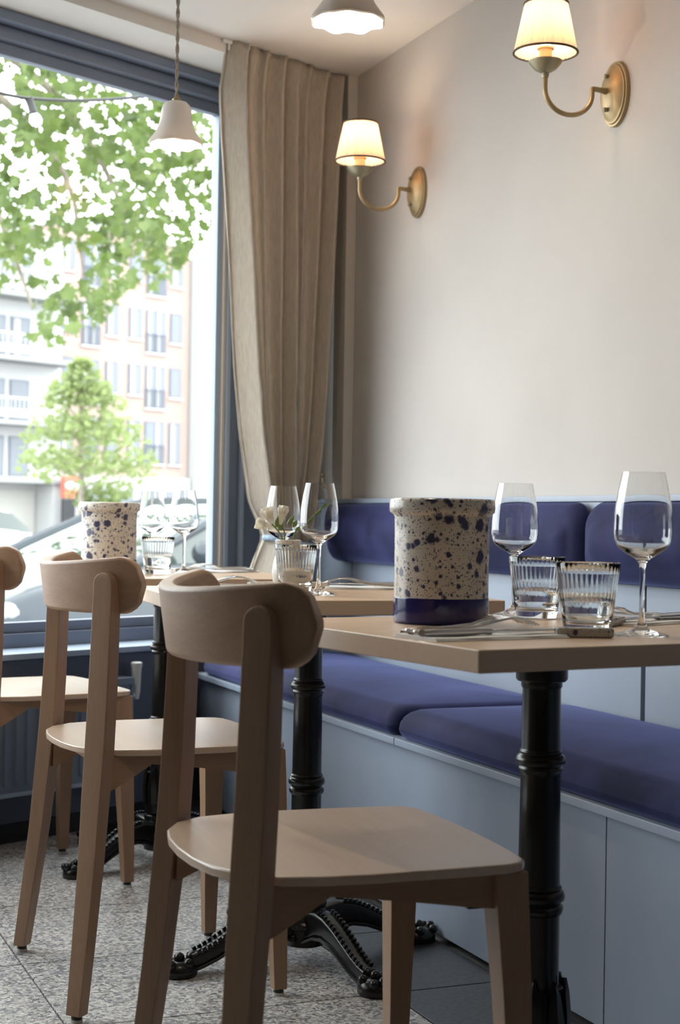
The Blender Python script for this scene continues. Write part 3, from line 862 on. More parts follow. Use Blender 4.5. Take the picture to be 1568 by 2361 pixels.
# place settings: folded napkin, two forks, knife, stoneware rest
def build_fork():
    bm = NB()
    # x from handle end (0) to tines (0.2)
    path = [(0, .006, .0024, .001), (.012, .0095, .003, .002), (.035, .0065, .0028, .004), (.075, .004, .0026, .0055), (.11, .0032, .0026, .008), (.128, .004, .0022, .0125), (.142, .0105, .0016, .0165), (.155, .0125, .0014, .0185)]
    rings = [[(x, u, z + v) for u, v in rrect(hw, hh, hh * .8, 2)] for x, hw, hh, z in path]
    loft(bm, rings)
    for k in range(4):
        y = -.0105 + .007 * k
        tp = [(.154, .0022, .0185), (.172, .0018, .0175), (.19, .0014, .0125), (.2, .0006, .0080)]
        loft(bm, [[(x, y + u, z + v) for u, v in rrect(hw, .0011, .0006, 1)] for x, hw, z in tp])
    for x in (.008, .016, .022): sphere(bm, (x, 0, .0045), .0035, 8, 6, (1, 1.4, .5))
    return finish(bm, 'fork', M_steel, ang=60)
def build_knife():
    bm = NB()
    path = [(0, .0075, .0045, .004), (.01, .0095, .005, .0045), (.06, .0085, .0048, .0048), (.092, .0065, .004, .005), (.10, .0085, .0045, .005), (.104, .006, .002, .005), (.12, .0046, .0014, .005), (.17, .0095, .0012, .005), (.205, .0065, .001, .005), (.218, .001, .0006, .005)]
    loft(bm, [[(x, u, z + v) for u, v in rrect(hw, hh, min(hw, hh) * .8, 2)] for x, hw, hh, z in path])
    return finish(bm, 'knife', M_steel, ang=60)
def build_rest():
    bm = NB()
    loft(bm, [[(x, u, .0065 + v * s) for u, v in rrect(.0105, .0065, .003, 3)] for x, s in ((-.037, .75), (-.034, 1), (.034, 1), (.037, .75))])
    return finish(bm, 'cutlery_rest', M_speck_s, ang=50)
def build_napkin():
    t = thing('napkin', '', 'napkin', group='folded white napkins')
    for k, (w, d) in enumerate(((.205, .098), (.202, .094), (.204, .091))):
        bm = NB(); z = .0014 * k; rings = []
        for i in range(9):
            x = -w / 2 + w * i / 8; wv = .0005 * sin(i * 1.7 + k)
            rings.append([(x, -d / 2, z), (x, d / 2, z), (x, d / 2 + .001, z + .0006), (x, d / 2, z + .0012 + wv), (x, -d / 2, z + .0012 + wv), (x, -d / 2 - .001, z + .0006)])
        loft(bm, rings); finish(bm, 'fold', M_napkin, t)
    return t
f0, k0, r0, n0 = build_fork(), build_knife(), build_rest(), build_napkin()
used = set()
def setting(cx, cyy, ang, tab, rest_off=(.115, -.02, 0.2), mirror=1, lab='', fork_x=-.1):
    Rm = rz(ang)
    def put(src, off, a, z, label, cat, group, tree=False):
        first_ = src.name not in used; used.add(src.name)
        o = src if first_ else (copy_tree(src) if tree else src.copy())
        if not first_ and not tree: COL.objects.link(o)
        p = Rm @ Vector((off[0], off[1], 0)); o.location = (cx + p.x, cyy + p.y, TZ + z); o.rotation_euler = (0, 0, ang + a)
        tag(o, label, cat, group); return o
    put(n0, (0, 0), 0, .0002, 'folded white napkin ' + lab, 'napkin', 'folded white napkins', True)
    put(f0, (fork_x, .012 * mirror), .05 * mirror, .0046, 'steel fork lying tines up ' + lab, 'fork', 'steel forks')
    put(f0, (fork_x + .006, .040 * mirror), .06 * mirror, .0046, 'outer steel fork ' + lab, 'fork', 'steel forks')
    put(k0, (fork_x - .002, -.016 * mirror), -.02 * mirror, .0046, 'steel table knife ' + lab, 'knife', 'steel knives')
    put(r0, rest_off[:2], rest_off[2], .0002, 'small speckled cutlery rest ' + lab, 'cutlery rest', 'speckled cutlery rests')
setting(.932, 1.797, radians(8), 0, (.128, -.047, -.5), 1, 'on the chair side of the nearest table')
setting(1.325, 2.020, radians(-158), 0, (.118, .02, .3), -1, 'at the bench side of the nearest table', -.10)
setting(1.338, 3.085, radians(158), 1, (.132, .012, .2), 1, 'on the bench side of the middle table')
setting(.985, 3.120, radians(-8), 1, (.125, .04, .2), 1, 'at the chair side of the middle table')
setting(1.290, 4.020, radians(195), 2, (.125, .03, .2), 1, 'on the bench side of the farthest table')

# ------------------------------------------------------------------ wall sconces
def make_sconce(label):
    t = thing('wall_sconce', label, 'lamp', group='brass wall sconces with pleated shades')
    # local: origin on wall, -x into the room
    bm = NB()
    rings = []
    for dx, k in ((0, 1), (-.006, 1), (-.009, .985), (-.0095, .93), (-.013, .90), (-.0135, .85), (-.016, .80), (-.024, .62), (-.028, .40), (-.030, .15)):
        rings.append([(dx, .054 * k * cos(2 * pi * i / 40), .074 * k * sin(2 * pi * i / 40)) for i in range(40)])
    loft(bm, rings); finish(bm, 'back_plate', M_brass, t, ang=30)
    for z in (.038, -.038):
        bm = NB(); tube(bm, [(-.015, 0, z), (-.03, 0, z)], [.0045, .0045], 10); sphere(bm, (-.031, 0, z), .0055, 10, 8); finish(bm, 'screw_knob', M_brass_grey, t)
    bm = NB()
    pts = [(-.025, 0, .004), (-.045, 0, .005), (-.0655, 0, .006)]
    tube(bm, pts, [.0085, .0062, .0058], 12)
    arc = [(-.0660, 0, .0085)]
    for k in range(0, 25):
        a = pi * k / 24
        arc.append((-.1265 + .0605 * cos(a), 0, -.008 - .052 * sin(a)))
    arc.append((-.187, 0, .012)); arc.append((-.187, 0, .026))
    tube(bm, arc, .0056, 12)
    finish(bm, 'arm', M_brass, t)
    bm = NB(); lathe(bm, [(.007, .016), (.0085, .022), (.008, .026), (.013, .028), (.024, .034), (.030, .041), (.0365, .050), (.037, .053), (.033, .054), (.02, .047), (.001, .044)], 48, (-.187, 0, 0), rmod=lambda a, z, k: 1 + (.03 * abs(cos(12 * a)) if z > .045 else 0)); finish(bm, 'cup', M_brass_grey, t)
    bm = NB(); lathe(bm, [(.0145, .045), (.0145, .078), (.019, .079), (.019, .083), (.012, .084)], 20, (-.187, 0, 0)); finish(bm, 'candle_sleeve', M_candle, t)
    bm = NB(); lathe(bm, [(.010, .083), (.011, .09), (.0175, .108), (.019, .120), (.015, .136), (.006, .145), (.001, .147)], 20, (-.187, 0, 0)); finish(bm, 'bulb', M_bulb, t)
    z0, z1, r0_, r1_ = .0715, .180, .0700, .0475
    def pleat(a, z, k): return 1 + .020 * cos(34 * a) + .012 * cos(17 * a + 1)
    bm = NB()
    prof = [(r0_ + (r1_ - r0_) * i / 8, z0 + (z1 - z0) * i / 8) for i in range(9)]
    prof += [(r - .0016, z) for r, z in prof[::-1]]
    V = lathe(bm, prof, 204, (-.187, 0, 0), rmod=pleat, cap0=False, cap1=False)
    for i in range(204):
        j = (i + 1) % 204
        bm.faces.new((V[-1][i], V[-1][j], V[0][j], V[0][i]))
    finish(bm, 'lamp_shade', M_shade, t, ang=60)
    for zz_, rr_ in ((z0, r0_), (z1, r1_)):
        bm = NB(); P = [(-.187 + rr_ * 1.015 * cos(2 * pi * i / 48), rr_ * 1.015 * sin(2 * pi * i / 48), zz_) for i in range(49)]
        tube(bm, P, .0027, 8, cap=False); finish(bm, 'shade_trim', M_trim, t)
    bm = NB()
    for k in range(3):
        a = 2 * pi * k / 3; tube(bm, [(-.187 + .012 * cos(a), .012 * sin(a), z1 - .012), (-.187 + r1_ * cos(a), r1_ * sin(a), z1 - .003)], .0012, 6)
    tube(bm, [(-.187 + .012 * cos(2 * pi * i / 16), .012 * sin(2 * pi * i / 16), z1 - .012) for i in range(17)], .0012, 6)
    finish(bm, 'shade_carrier', M_brass_grey, t)
    l = bpy.data.lights.new('sconce_light', 'POINT'); l.energy = .9; l.color = (1, .84, .64); l.shadow_soft_size = .02
    lo = bpy.data.objects.new('sconce_light', l); COL.objects.link(lo); lo.parent = t; lo.location = (-.187, 0, .15)
    return t
s0 = make_sconce('brass wall sconce with lit pleated shade, upper right of the photo')
s0.location = (WX, 3.078, 1.848)
s1 = copy_tree(s0); s1.location = (WX, 4.137, 1.822); s1['label'] = 'brass wall sconce with lit pleated shade, the farther one beside the curtain'

# ------------------------------------------------------------------ pendants
def make_pendant(label):
    t = thing('pendant_lamp', label, 'lamp', group='bell-shaped ceramic pendants over the tables')
    # origin at the rim plane, z up
    bm = NB()
    out = [(.057, .0), (.0555, .006), (.048, .016), (.041, .026), (.0365, .038), (.033, .054), (.031, .070), (.0285, .080), (.022, .0865), (.010, .0885)]
    inn = [(r - .003, z - .002) for r, z in out[::-1] if r > .02]
    prof = out + inn
    def sc(a, z, k): 
        f = max(0, 1 - abs(z) / .03)
        return 1 + .030 * f * cos(8 * a)
    seg = 96
    rings = []
    for k, (r, z) in enumerate(prof):
        rg = []
        for i in range(seg):
            a = 2 * pi * i / seg; rr = r * sc(a, z, k)
            dz = -.0016 * max(0, 1 - abs(z) / .02) * cos(8 * a)
            rg.append((rr * cos(a), rr * sin(a), z + dz))
        rings.append(rg)
    V = loft(bm, rings, False, False)
    for i in range(seg):
        j = (i + 1) % seg; bm.faces.new((V[-1][i], V[-1][j], V[0][j], V[0][i]))
    finish(bm, 'lamp_shade', M_ceramic, t, ang=60)
    bm = NB(); lathe(bm, [(.009, .086), (.009, .094), (.005, .098), (.003, .104)], 16); finish(bm, 'cap', M_brass, t)
    bm = NB(); lathe(bm, [(.012, .03), (.013, .07), (.009, .082)], 16); finish(bm, 'socket', M_white_plastic, t)
    bm = NB(); lathe(bm, [(.001, -.016), (.012, -.013), (.019, -.002), (.0195, .010), (.014, .026), (.011, .036)], 24); finish(bm, 'bulb', M_bulb, t)
    bm = NB()
    for ph in (0, pi):
        pts = []
        n_ = 90; z0, z1 = .1, t_len
        for k in range(n_ + 1):
            a = ph + k * .75; pts.append((.0022 * cos(a), .0022 * sin(a), z0 + (z1 - z0) * k / n_))
        tube(bm, pts, .0023, 6)
    finish(bm, 'cord', M_cord, t)
    bm = NB(); lathe(bm, [(.03, t_len - .012), (.03, t_len)], 24); finish(bm, 'ceiling_rose', M_white_plastic, t)
    l = bpy.data.lights.new('pendant_light', 'POINT'); l.energy = 3.2; l.color = (1, .84, .64); l.shadow_soft_size = .012
    lo = bpy.data.objects.new('pendant_light', l); COL.objects.link(lo); lo.parent = t; lo.location = (0, 0, -.029)
    return t
RZ = 1.640
t_len = CZ - RZ
p0_ = make_pendant('lit bell-shaped pendant hanging on a twisted cord in front of the window')
p0_.location = (.914, 3.180, 1.652); p0_.scale = (1, 1, 1)
p0_.location.z = RZ + .012
p1_ = copy_tree(p0_); p1_.location = (.900, 2.205, RZ - .012); p1_['label'] = 'lit bell-shaped pendant cut off by the top edge of the photo'

# ------------------------------------------------------------------ curtain
def lerp_tab(tab, z):
    tab = sorted(tab)
    if z <= tab[0][0]: return tab[0][1]
    for (a, b_), (c, d) in zip(tab[:-1], tab[1:]):
        if a <= z <= c: return b_ + (d - b_) * (z - a) / (c - a)
    return tab[-1][1]
LT = [(.40, -.045), (.55, -.04), (.66, -.018), (.72, .0), (.78, .016), (.815, .032), (.86, .018), (.93, -.01), (1.12, -.05), (1.32, -.08), (1.63, -.11), (2.0, -.15), (2.14, -.158), (2.25, -.145), (2.28, -.135)]
RT = [(.40, .30), (.55, .27), (.66, .23), (.76, .195), (.815, .185), (.89, .215), (1.07, .255), (1.28, .28), (1.55, .30), (2.15, .345), (2.28, .375)]
cur = thing('curtain', 'natural linen pleated curtain tied back beside the window', 'curtain', (0, 0, 0))
bm = NB(); NU, NZ = 160, 90
V = []
random.seed(5)
phs = [U(0, 6.28) for _ in range(4)]
for j in range(NZ + 1):
    z = .484 + (2.2795 - .484) * j / NZ
    a, b_ = lerp_tab(LT, z), lerp_tab(RT, z)
    row = []
    tie = math.exp(-((z - .81) / .07) ** 2)
    top = max(0, (z - 2.12) / .16)
    for i in range(NU + 1):
        u = i / NU
        uu = u + .012 * sin(u * 9 + phs[0] + z * 1.3) + .006 * sin(3 * z + phs[1])
        uu += .012 * sin(2 * pi * 1.7 * u + 1.1) + .009 * sin(2 * pi * 3.1 * u + .5 * z)
        ph = 2 * pi * 7.5 * uu
        amp = (.034 + .012 * sin(2 * pi * 2.3 * u + .4 * z)) * (1 - .45 * tie)
        pinch = 1 - .35 * top
        w1 = sin(ph + .5 * sin(ph + .8))
        n = -.258 + .15 * max(0, (u - .93) / .07) ** 1.5 * (1 - tie) * max(0, min(1, (2.1 - z) / .1)) + amp * pinch * w1 + .008 * sin(2.3 * ph + 2 * z + phs[2]) * (1 - tie * .5) + .014 * (tie > .01) * 0
        # bulge into a roll at the tie
        n -= tie * .035 * sqrt(max(0, 1 - (2 * u - 1) ** 2))
        s = a + (b_ - a) * u + .004 * sin(2 * ph + phs[3])
        p = fa(s, n, z + (.010 * sin(ph) * top if z > 2.2 else 0) )
        if p.x > WX - .012: p.x = WX - .012
        row.append(bm.verts.new(p))
    V.append(row)
for j in range(NZ):
    for i in range(NU):
        bm.faces.new((V[j][i], V[j][i + 1], V[j + 1][i + 1], V[j + 1][i]))
co = finish(bm, 'cloth', M_linen, cur, ang=180)
md = co.modifiers.new('thickness', 'SOLIDIFY'); md.thickness = .0022
bm = NB(); fbox(bm, -.16, .42, -.244, -.234, 2.268, 2.279, .002); finish(bm, 'track', M_white_plastic, cur)
for k in range(9):
    bm = NB(); p = fa(-.135 + .5 * k / 8, -.238, 2.258); box(bm, (p.x - .003, p.y - .003, 2.25), (p.x + .003, p.y + .003, 2.268), .001); finish(bm, 'glider', M_white_plastic, cur)
tb = thing('curtain_tieback', 'powder blue beaded cord gathered around the curtain', 'tieback')
bm = NB(); P = []
for k in range(64):
    a = 2 * pi * k / 64; s = .108 + .089 * cos(a); n = -.290 + .068 * sin(a)
    p = fa(s, n, .803 + .012 * cos(a) * -1 - .012 * max(0, -sin(a)))
    if p.x > WX - .015: p.x = WX - .015
    P.append(p)
tube(bm, P + [P[0]], .006, 8, cap=False); finish(bm, 'cord_core', M_rope, tb)
bm = NB()
for p in P: sphere(bm, p, .0092, 8, 6)
ob = finish(bm, 'cord_beads', M_rope, tb); ob['kind'] = 'stuff'

# ------------------------------------------------------------------ outdoors
GZ = -.5
bm = NB(); fbox(bm, -60, 110, .20, 3.9, GZ - .2, GZ + .1); tag(finish(bm, 'pavement', M_paving, smooth=False), 'pale pavement outside', kind='structure')
bm = NB(); fbox(bm, -60, 110, 3.9, 150, GZ - .2, GZ); tag(finish(bm, 'road', M_asphalt, smooth=False), 'street outside', kind='structure')

# --- brick apartment building across the street
NBk = 60.
def fb(name, m, s0, s1, n0, n1, z0, z1, par, bev=0.):
    bm = NB(); fbox(bm, s0, s1, n0, n1, z0, z1, bev); return finish(bm, name, m, par, smooth=bool(bev))
br = thing('brick_building', 'salmon brick apartment building, glare washed into its colour, with tall slate-framed windows', 'building')
fb('wall', M_brick, 46.4, 55.75, NBk, NBk + 12, GZ, 15.5, br)
fb('parapet', M_render, 46.2, 55.9, NBk - .15, NBk + 12, 15.5, 15.9, br)
fb('ground_floor_band', M_render, 46.4, 55.75, NBk - .25, NBk, GZ, 2.9, br)
def far_window(par, s0, s1, z0, z1, n, french=False):
    w = fb('window', M_farframe, s0, s1, n - .06, n + .02, z0, z1, par)
    k = 2 if french else 1
    g = .07
    wd = (s1 - s0 - g * (k + 1)) / k
    for q in range(k):
        a = s0 + g + q * (wd + g)
        fb('pane', M_darkpane, a, a + wd, n - .075, n - .05, z0 + g, z1 - g, w)
        if R() < .75:
            fb('blind', M_curt, a + wd * .12, a + wd * .45, n - .082, n - .074, z0 + g, z1 - g, w)
    fb('sill', M_render, s0 - .08, s1 + .08, n - .14, n, z0 - .1, z0, w)
    if french:
        bmr = NB()
        fbox(bmr, s0, s1, n - .16, n - .12, z0 + .95, z0 + 1.02)
        for q in range(9): 
            a = s0 + (s1 - s0) * q / 8; fbox(bmr, a - .015, a + .015, n - .15, n - .13, z0, z0 + .97)
        finish(bmr, 'railing', M_farframe, w, smooth=False)
for row in range(5):
    top = 14.9 - 2.97 * row if row < 1 else 11.83 - 2.97 * (row - 1)
    for (s0, s1, fr__) in ((46.95, 47.7, 0), (48.25, 49.4, 1), (49.85, 50.65, 0), (51.4, 52.26, 0), (52.6, 53.95, 1), (54.33, 55.13, 0)):
        hgt = 2.25 if fr__ else 1.6
        if row == 3: hgt = 2.25
        if top - hgt < 3.0 and row > 3: continue
        far_window(br, s0, s1, top - hgt, top, NBk, bool(fr__))
for k in range(5):
    fb('shopfront', M_darkpane, 46.8 + 1.8 * k, 48.1 + 1.8 * k, NBk - .30, NBk - .24, GZ + .2, 2.2, br)
# --- white building to the right
wr_ = thing('white_building', 'white rendered building beside the brick one, at the window frame', 'building')
fb('wall', M_render, 55.9, 75, NBk - .6, NBk + 12, GZ, 15.0, wr_)
for z0 in (8.6, 5.6, 2.6):
    for a in (57.6, 60.2, 63.0):
        far_window(wr_, a, a + .7, z0 - .35, z0 + .75, NBk - .6)
fb('cornice', M_render, 55.7, 75, NBk - .9, NBk - .6, 15.0, 15.3, wr_)
# --- white balcony block on the left
wb = thing('balcony_block', 'white apartment block with stacked balconies at the left edge', 'building')
fb('wall', M_render, 24, 46.2, NBk - 1, NBk + 12, GZ, 14.5, wb)
for i, zf in enumerate((11.4, 8.35, 5.3, 2.55)):
    fb('balcony_slab', M_conc, 24, 46.0, NBk - 2.6, NBk - 1, zf - .22, zf, wb)
    if i < 3:
        fb('balcony_front', M_render, 24, 44.6, NBk - 2.62, NBk - 2.54, zf + .12, zf + .5, wb)
        bm = NB()
        for q in range(60):
            a = 30 + q * .26
            fbox(bm, a, a + .04, NBk - 2.60, NBk - 2.56, zf + .5, zf + 1.02)
        fbox(bm, 24, 46, NBk - 2.62, NBk - 2.54, zf + 1.0, zf + 1.08)
        finish(bm, 'balcony_railing', M_render, wb, smooth=False)
    for q in range(4):
        a = 44.2 - q * 2.9
        far_window(wb, a - 1.15, a, zf + .1, zf + 2.05, NBk - 1)
        far_window(wb, a - 2.3, a - 1.45, zf + .1, zf + 2.05, NBk - 1)
fb('garage_door', M_curt, 40.4, 44.6, NBk - 1.1, NBk - 1, GZ, 2.0, wb)
fb('shop_pilaster', M_render, 44.7, 46.2, NBk - 2.4, NBk - 1, GZ, 2.3, wb)
# shop sign
sg = thing('shop_sign', 'red shop sign with a white oval panel over a dark doorway', 'sign', fa(45.3, 56.9, 0), FROT)
bm = NB(); box(bm, (-.62, -.15, 1.62), (.62, .15, 2.72), .12); finish(bm, 'sign_box', M_red, sg)
bm = NB(); loft(bm, [[(.56 * cos(2 * pi * i / 28), y, 2.25 + .22 * sin(2 * pi * i / 28)) for i in range(28)] for y in (-.18, -.14)]); finish(bm, 'sign_panel', M_render, sg)
bm = NB(); box(bm, (-.6, -.05, GZ), (.15, .05, 1.6)); finish(bm, 'doorway', M_kick, sg, smooth=False)
bm = NB(); box(bm, (.16, -.08, GZ), (.45, .08, 1.6)); finish(bm, 'door_post', M_conc, sg, smooth=False)

# --- cars
def make_car(name, label, cat, s0, n0, L, W_, Hh, paint, flip=1):
    """front at s0 facing -s; near side at n0"""
    t = thing(name, label, cat, fa(s0, n0, GZ), FROT)
    # body sections along x (0 front .. L): half width, z low, z shoulder
    secs = [(0, .62, .28, .70), (.06, .74, .22, .80), (.25, .84, .2, .90), (.7, .87, .2, 1.0), (1.12, .88, .2, 1.07), (2.6, .89, .2, 1.08), (3.6, .88, .2, 1.08), (L - .1, .80, .25, 1.05), (L, .70, .4, .9)]
    bm = NB(); rings = []
    for x, hw, z0, z1 in secs:
        rg = []
        for u, v in [(-hw * .96, z0), (hw * .96, z0), (hw, z0 + .2), (hw, z1 - .2), (hw * .93, z1 - .05), (hw * .8, z1), (-hw * .8, z1), (-hw * .93, z1 - .05), (-hw, z1 - .2), (-hw, z0 + .2)]:
            rg.append((x, W_ / 2 + u * W_ / 1.78, v * Hh / 1.5))
        rings.append(rg)
    loft(bm, rings); finish(bm, 'body', paint, t, ang=50)
    # cabin (greenhouse) glass and roof
    cab = [(1.0, .76, 1.0, 1.03), (1.2, .75, 1.0, 1.12), (1.8, .70, 1.0, 1.36), (2.4, .66, 1.0, 1.5), (3.3, .65, 1.0, 1.5), (3.9, .64, 1.0, 1.4), (L - .1, .66, 1.0, 1.1)]
    bm = NB(); rings = []
    for x, hw, z0, z1 in cab:
        rings.append([(x, W_ / 2 + u * W_ / 1.78, v * Hh / 1.5) for u, v in ((-.78, z0), (.78, z0), (hw, z1 - .06 * (z1 - 1.0)), (hw * .85, z1), (-hw * .85, z1), (-hw, z1 - .06 * (z1 - 1.0)))])
    loft(bm, rings); finish(bm, 'cabin_glass', M_carglass, t, ang=40)
    bm = NB(); rings = []
    for x, hw, z0, z1 in cab[3:]:
        if x > 4: continue
        rings.append([(x, W_ / 2 + u * W_ / 1.78, v * Hh / 1.5) for u, v in ((-hw * 1.01, z1 - .05), (hw * 1.01, z1 - .05), (hw * .86, z1 + .015), (-hw * .86, z1 + .015))])
    loft(bm, rings); finish(bm, 'roof', paint, t, ang=40)
    for sd in (-1, 1):
        bm = NB()
        tube(bm, [(x, W_ / 2 + sd * (hw + .005) * W_ / 1.78, (z1 - .05 * (z1 - 1.0)) * Hh / 1.5) for x, hw, z0, z1 in cab[:4]], .042, 8)
        finish(bm, 'windscreen_pillar', paint, t)
        bm = NB()
        for xx in (2.35, 3.3): tube(bm, [(xx - .08, W_ / 2 + sd * .78 * W_ / 1.78, 1.03 * Hh / 1.5), (xx, W_ / 2 + sd * .66 * W_ / 1.78, 1.45 * Hh / 1.5)], .035, 8)
        finish(bm, 'door_pillar', M_kick, t)
        bm = NB(); sphere(bm, (.12, W_ / 2 + sd * .62 * W_ / 1.78, .74 * Hh / 1.5), .115, 14, 10, (.8, 1.0, .62)); finish(bm, 'headlight', M_lampglass, t)
        bm = NB(); sphere(bm, (1.5, W_ / 2 + sd * .98 * W_ / 1.78, 1.12 * Hh / 1.5), .12, 12, 8, (.7, 1, .75)); finish(bm, 'wing_mirror', paint, t)
        for xx in (.85, L - .85):
            bm = NB(); rings = []
            for y, r in ((-.11, .25), (-.11, .31), (.11, .31), (.11, .25)):
                rings.append([(xx + r * cos(2 * pi * i / 24), W_ / 2 + sd * (W_ / 2 - .1) + y, .31 + r * sin(2 * pi * i / 24)) for i in range(24)])
            loft(bm, rings); w = finish(bm, 'wheel', M_tyre, t)
            bm = NB(); loft(bm, [[(xx + r * cos(2 * pi * i / 20), W_ / 2 + sd * (W_ / 2 - .1) + y, .31 + r * sin(2 * pi * i / 20)) for i in range(20)] for y, r in ((sd * .0, .2), (sd * .115, .2), (sd * .12, .05))]); finish(bm, 'wheel_hub', M_chrome, w)
    bm = NB(); box(bm, (-.02, W_ / 2 - .42, .42 * Hh / 1.5), (.06, W_ / 2 + .42, .58 * Hh / 1.5), .02); finish(bm, 'grille', M_kick, t)
    bm = NB(); box(bm, (-.03, W_ / 2 - .26, .30), (0.02, W_ / 2 + .26, .40), .01); finish(bm, 'number_plate', M_amber, t)
    return t
make_car('parked_car', 'dark grey car parked close outside the window', 'car', 2.6, 4.35, 4.4, 1.78, 1.5, M_carpaint)
make_car('parked_car', 'white car farther down the street at the left edge', 'car', 11.6, 21.5, 4.4, 1.78, 1.5, M_carwhite)
make_car('parked_car', 'white car across the street near the window frame', 'car', 31.0, 37.5, 4.4, 1.78, 1.55, M_carwhite)

# --- festoon light outside
fe = thing('festoon_light', 'black outdoor string light with one clear bulb above the window', 'string light')
bm = NB(); P = []
for k in range(41):
    s = -1.6 + 2.6 * k / 40
    z = 2.285 + .23 * ((s + .15) ** 2) ** .75 * (1 if s > -.15 else .25) + (.03 * (s + .15) if s > -.15 else 0)
    P.append(fa(s, .8, z))
tube(bm, P, .0058, 8); finish(bm, 'cable', M_black_rubber, fe)
bm = NB(); lathe(bm, [(.0155, -.008), (.0165, -.004), (.0145, .0), (.0125, .03), (.0145, .042), (.0145, .048), (.006, .052)], 16)
bmesh.ops.rotate(bm, verts=bm.verts[:], cent=(0, 0, .045), matrix=Matrix.Rotation(radians(18), 3, Vector((-.378, -.926, 0))))
bmesh.ops.translate(bm, verts=bm.verts[:], vec=fa(-.07, .8, 2.245)); finish(bm, 'socket', M_black_rubber, fe)
bm = NB(); lathe(bm, [(.001, -.056), (.012, -.053), (.0205, -.040), (.0225, -.030), (.019, -.017), (.0135, -.006)], 18)
bmesh.ops.rotate(bm, verts=bm.verts[:], cent=(0, 0, .045), matrix=Matrix.Rotation(radians(18), 3, Vector((-.378, -.926, 0))))
bmesh.ops.translate(bm, verts=bm.verts[:], vec=fa(-.07, .8, 2.245)); finish(bm, 'clear_bulb', M_glass, fe)

# --- plane tree, branches hanging in front of the window
random.seed(21)
pt = thing('plane_tree', 'large plane tree whose leafy branches hang before the window', 'tree')
LEAF = [(0, 0), (.16, .10), (.42, .02), (.36, .20), (.52, .42), (.26, .44), (.20, .62), (.06, .60), (0, 1.0), (-.06, .60), (-.20, .62), (-.26, .44), (-.52, .42), (-.36, .20), (-.42, .02), (-.16, .10)]
def leaf_geo(vs, fs, p, ax, nr, size):
    ax = ax.normalized(); sd = ax.cross(nr).normalized(); nr = sd.cross(ax)
    b0 = len(vs)
    for x, y in LEAF:
        vs.append(p + sd * x * size + ax * y * size + nr * (abs(x) * .25 - y * y * .12) * size)
    vs.append(p + ax * .32 * size)
    n_ = len(LEAF)
    for i in range(n_): fs.append((b0 + i, b0 + (i + 1) % n_, b0 + n_))
BOT = [(5.0, 3.2), (5.8, 3.05), (6.12, 2.72), (6.36, 2.42), (6.5, 2.62), (6.85, 2.85), (7.1, 2.92), (7.3, 3.2), (7.55, 3.35), (7.9, 3.36), (8.25, 3.80), (8.5, 3.9), (8.8, 4.0), (9.5, 4.3)]
def botz(s):
    return lerp_tab(BOT, s)
def crown_pt(inframe):
    while True:
        if inframe: s = U(5.5, 9.6); n = U(7.9, 10.6); z = U(2.35, 5.9)
        else: s = U(0.5, 15); n = U(7.5, 15); z = U(3.6, 9.5)
        # bottom limit in terms of the sight line from the room
        k = (9 + 3.573) / (n + 3.573)
        s9 = -3.378 + (s + 3.378) * k; z9 = .876 + (z - .876) * k
        if z9 < botz(s9): continue
        return Vector((s, n, z))
clusters = [crown_pt(True) for _ in range(255)]
allp = []
for c in clusters:
    for q in range(8):
        d = Vector((random.gauss(0, .13), random.gauss(0, .2), random.gauss(0, .12)))
        p = c + d
        k = (9 + 3.573) / (p.y + 3.573)
        if .876 + (p.z - .876) * k < botz(-3.378 + (p.x + 3.378) * k) - .04: continue
        allp.append(p)
random.shuffle(allp)
lv, lf = [], []
leaf_geo(lv, lf, Vector((0, 0, 0)), Vector((0, 1, 0)), Vector((0, 0, 1)), 1.0)
lme = bpy.data.meshes.new('leaf'); lme.from_pydata([tuple(v) for v in lv], [], lf); lme.materials.append(M_leaf)
sv, sf = [], []
for i, p in enumerate(allp):
    w = fa(p.x, p.y, p.z)
    ax = Vector((random.gauss(0, .6), random.gauss(0, .6), -.7 + random.gauss(0, .5))); nr = Vector((random.gauss(0, .7), random.gauss(-.5, .7), .8 + random.gauss(0, .4)))
    size = U(.12, .21)
    if i < 300:
        o = bpy.data.objects.new('leaf', lme); COL.objects.link(o); o.parent = pt
        axn = ax.normalized(); sd = axn.cross(nr).normalized(); nn = sd.cross(axn)
        o.matrix_world = Matrix(((sd.x * size, axn.x * size, nn.x * size, w.x), (sd.y * size, axn.y * size, nn.y * size, w.y), (sd.z * size, axn.z * size, nn.z * size, w.z), (0, 0, 0, 1)))
    else: leaf_geo(sv, sf, w, ax, nr, size)
for _ in range(2600):
    p = crown_pt(False)
    k = (9 + 3.573) / (p.y + 3.573); s9 = -3.378 + (p.x + 3.378) * k
    if 5.5 < s9 < 9.0 and R() < .93: continue
    leaf_geo(sv, sf, fa(p.x, p.y, p.z), Vector((random.gauss(0, .6), random.gauss(0, .6), -.7)), Vector((random.gauss(0, .7), random.gauss(-.5, .7), .8)), U(.13, .22))
me = bpy.data.meshes.new('foliage'); me.from_pydata([tuple(v) for v in sv], [], sf); me.materials.append(M_leaf)
fo = bpy.data.objects.new('foliage', me); COL.objects.link(fo); fo.parent = pt; fo['kind'] = 'stuff'
bm = NB(); tube(bm, [fa(2.0, 11.5, GZ), fa(2.0, 11.5, 1.5), fa(2.2, 11.3, 4.2), fa(3.0, 11, 6.5)], [.32, .26, .24, .18], 12); finish(bm, 'trunk', M_bark, pt)
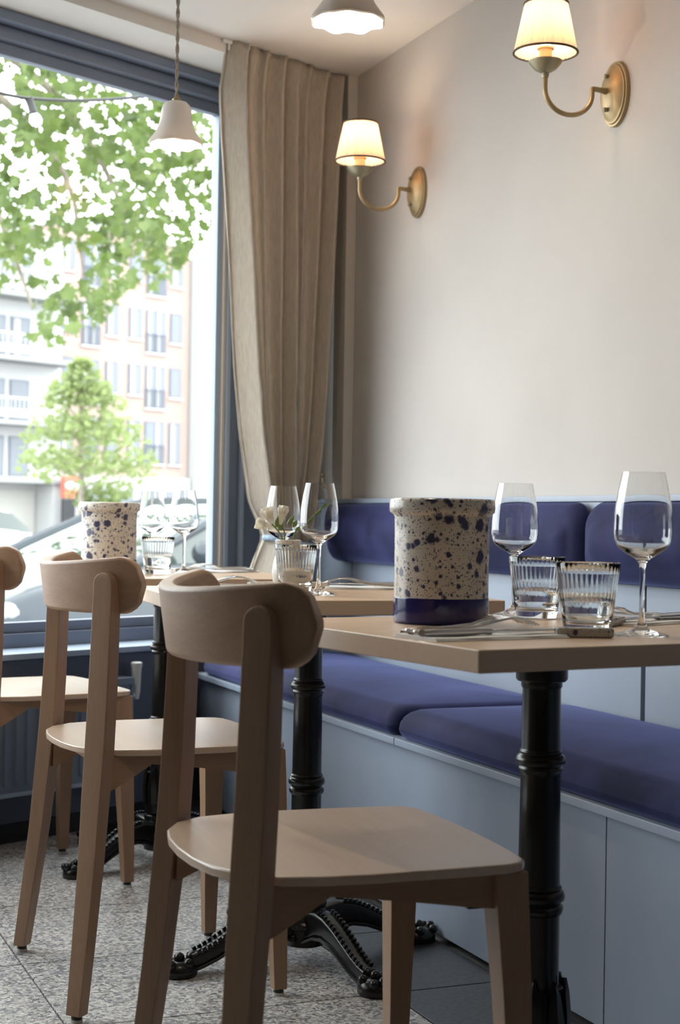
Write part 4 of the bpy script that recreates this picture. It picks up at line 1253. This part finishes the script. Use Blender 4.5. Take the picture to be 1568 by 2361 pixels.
for q, pts in enumerate(([(2.6, 11.2, 5.6), (4.2, 10, 5.6), (5.6, 9.4, 4.7), (6.0, 9.2, 3.7), (6.3, 9.1, 2.9)], [(2.6, 11.2, 5.8), (5.0, 10, 6.0), (6.6, 9.4, 5.4), (7.4, 9.2, 4.4), (7.6, 9.1, 3.6)], [(3.0, 11, 6.4), (6, 9.8, 6.6), (7.8, 9.4, 5.9), (8.5, 9.2, 5.0), (8.6, 9.2, 4.7)], [(4.4, 9.9, 5.55), (5.4, 9.6, 5.5), (6.8, 9.2, 4.5), (7.0, 9.2, 3.4)])):
    bm = NB(); tube(bm, [fa(*p) for p in smooth_pts(pts, 2)], [.08 - .07 * i / (len(smooth_pts(pts, 2)) - 1) for i in range(len(smooth_pts(pts, 2)))], 7); finish(bm, 'branch', M_bark, pt)

# --- young street tree
random.seed(4)
yt = thing('street_tree', 'small bright green street tree before the brick building', 'tree')
sv, sf = [], []
def prof_r(f): # 0 bottom 1 top
    return (.35 + .85 * f / .25) if f < .25 else (1.2 if f < .35 else 1.2 * (1 - (f - .35) / .65) ** .7 + .04)
KS = 1.0
for _ in range(3600):
    f = R(); r = prof_r(f) * sqrt(R()) * 1.02; a = U(0, 2 * pi)
    if sin(f * 26) * .55 + R() < .22: continue
    s, n, z = 14.2 + r * cos(a) + (-.08 + .30 * (1 - f)), 18 + r * sin(a), 1.0 + 2.55 * f
    if z < 1.42 and s < 14.35: continue
    leaf_geo(sv, sf, fa(s, n, z), Vector((random.gauss(0, 1), random.gauss(0, 1), random.gauss(-.3, .6))), Vector((random.gauss(0, .7), random.gauss(0, .7), 1)), U(.09, .18))
me = bpy.data.meshes.new('foliage'); me.from_pydata([tuple(v) for v in sv], [], sf); me.materials.append(M_leaf2)
fo = bpy.data.objects.new('foliage', me); COL.objects.link(fo); fo.parent = yt; fo['kind'] = 'stuff'
bm = NB(); tube(bm, [fa(14.2, 18, GZ), fa(14.2, 18, 1.4), fa(14.15, 18, 2.6), fa(14.15, 18, 3.3)], [.07, .055, .035, .01], 8); finish(bm, 'trunk', M_bark, yt)
for k in range(9):
    a = k * 2.4; z = 1.3 + .2 * k; L = .8 - .06 * k
    bm = NB(); tube(bm, [fa(14.18, 18, z), fa(14.18 + L * cos(a), 18 + L * sin(a), z + .35)], [.02, .006], 6); finish(bm, 'branch', M_bark, yt)
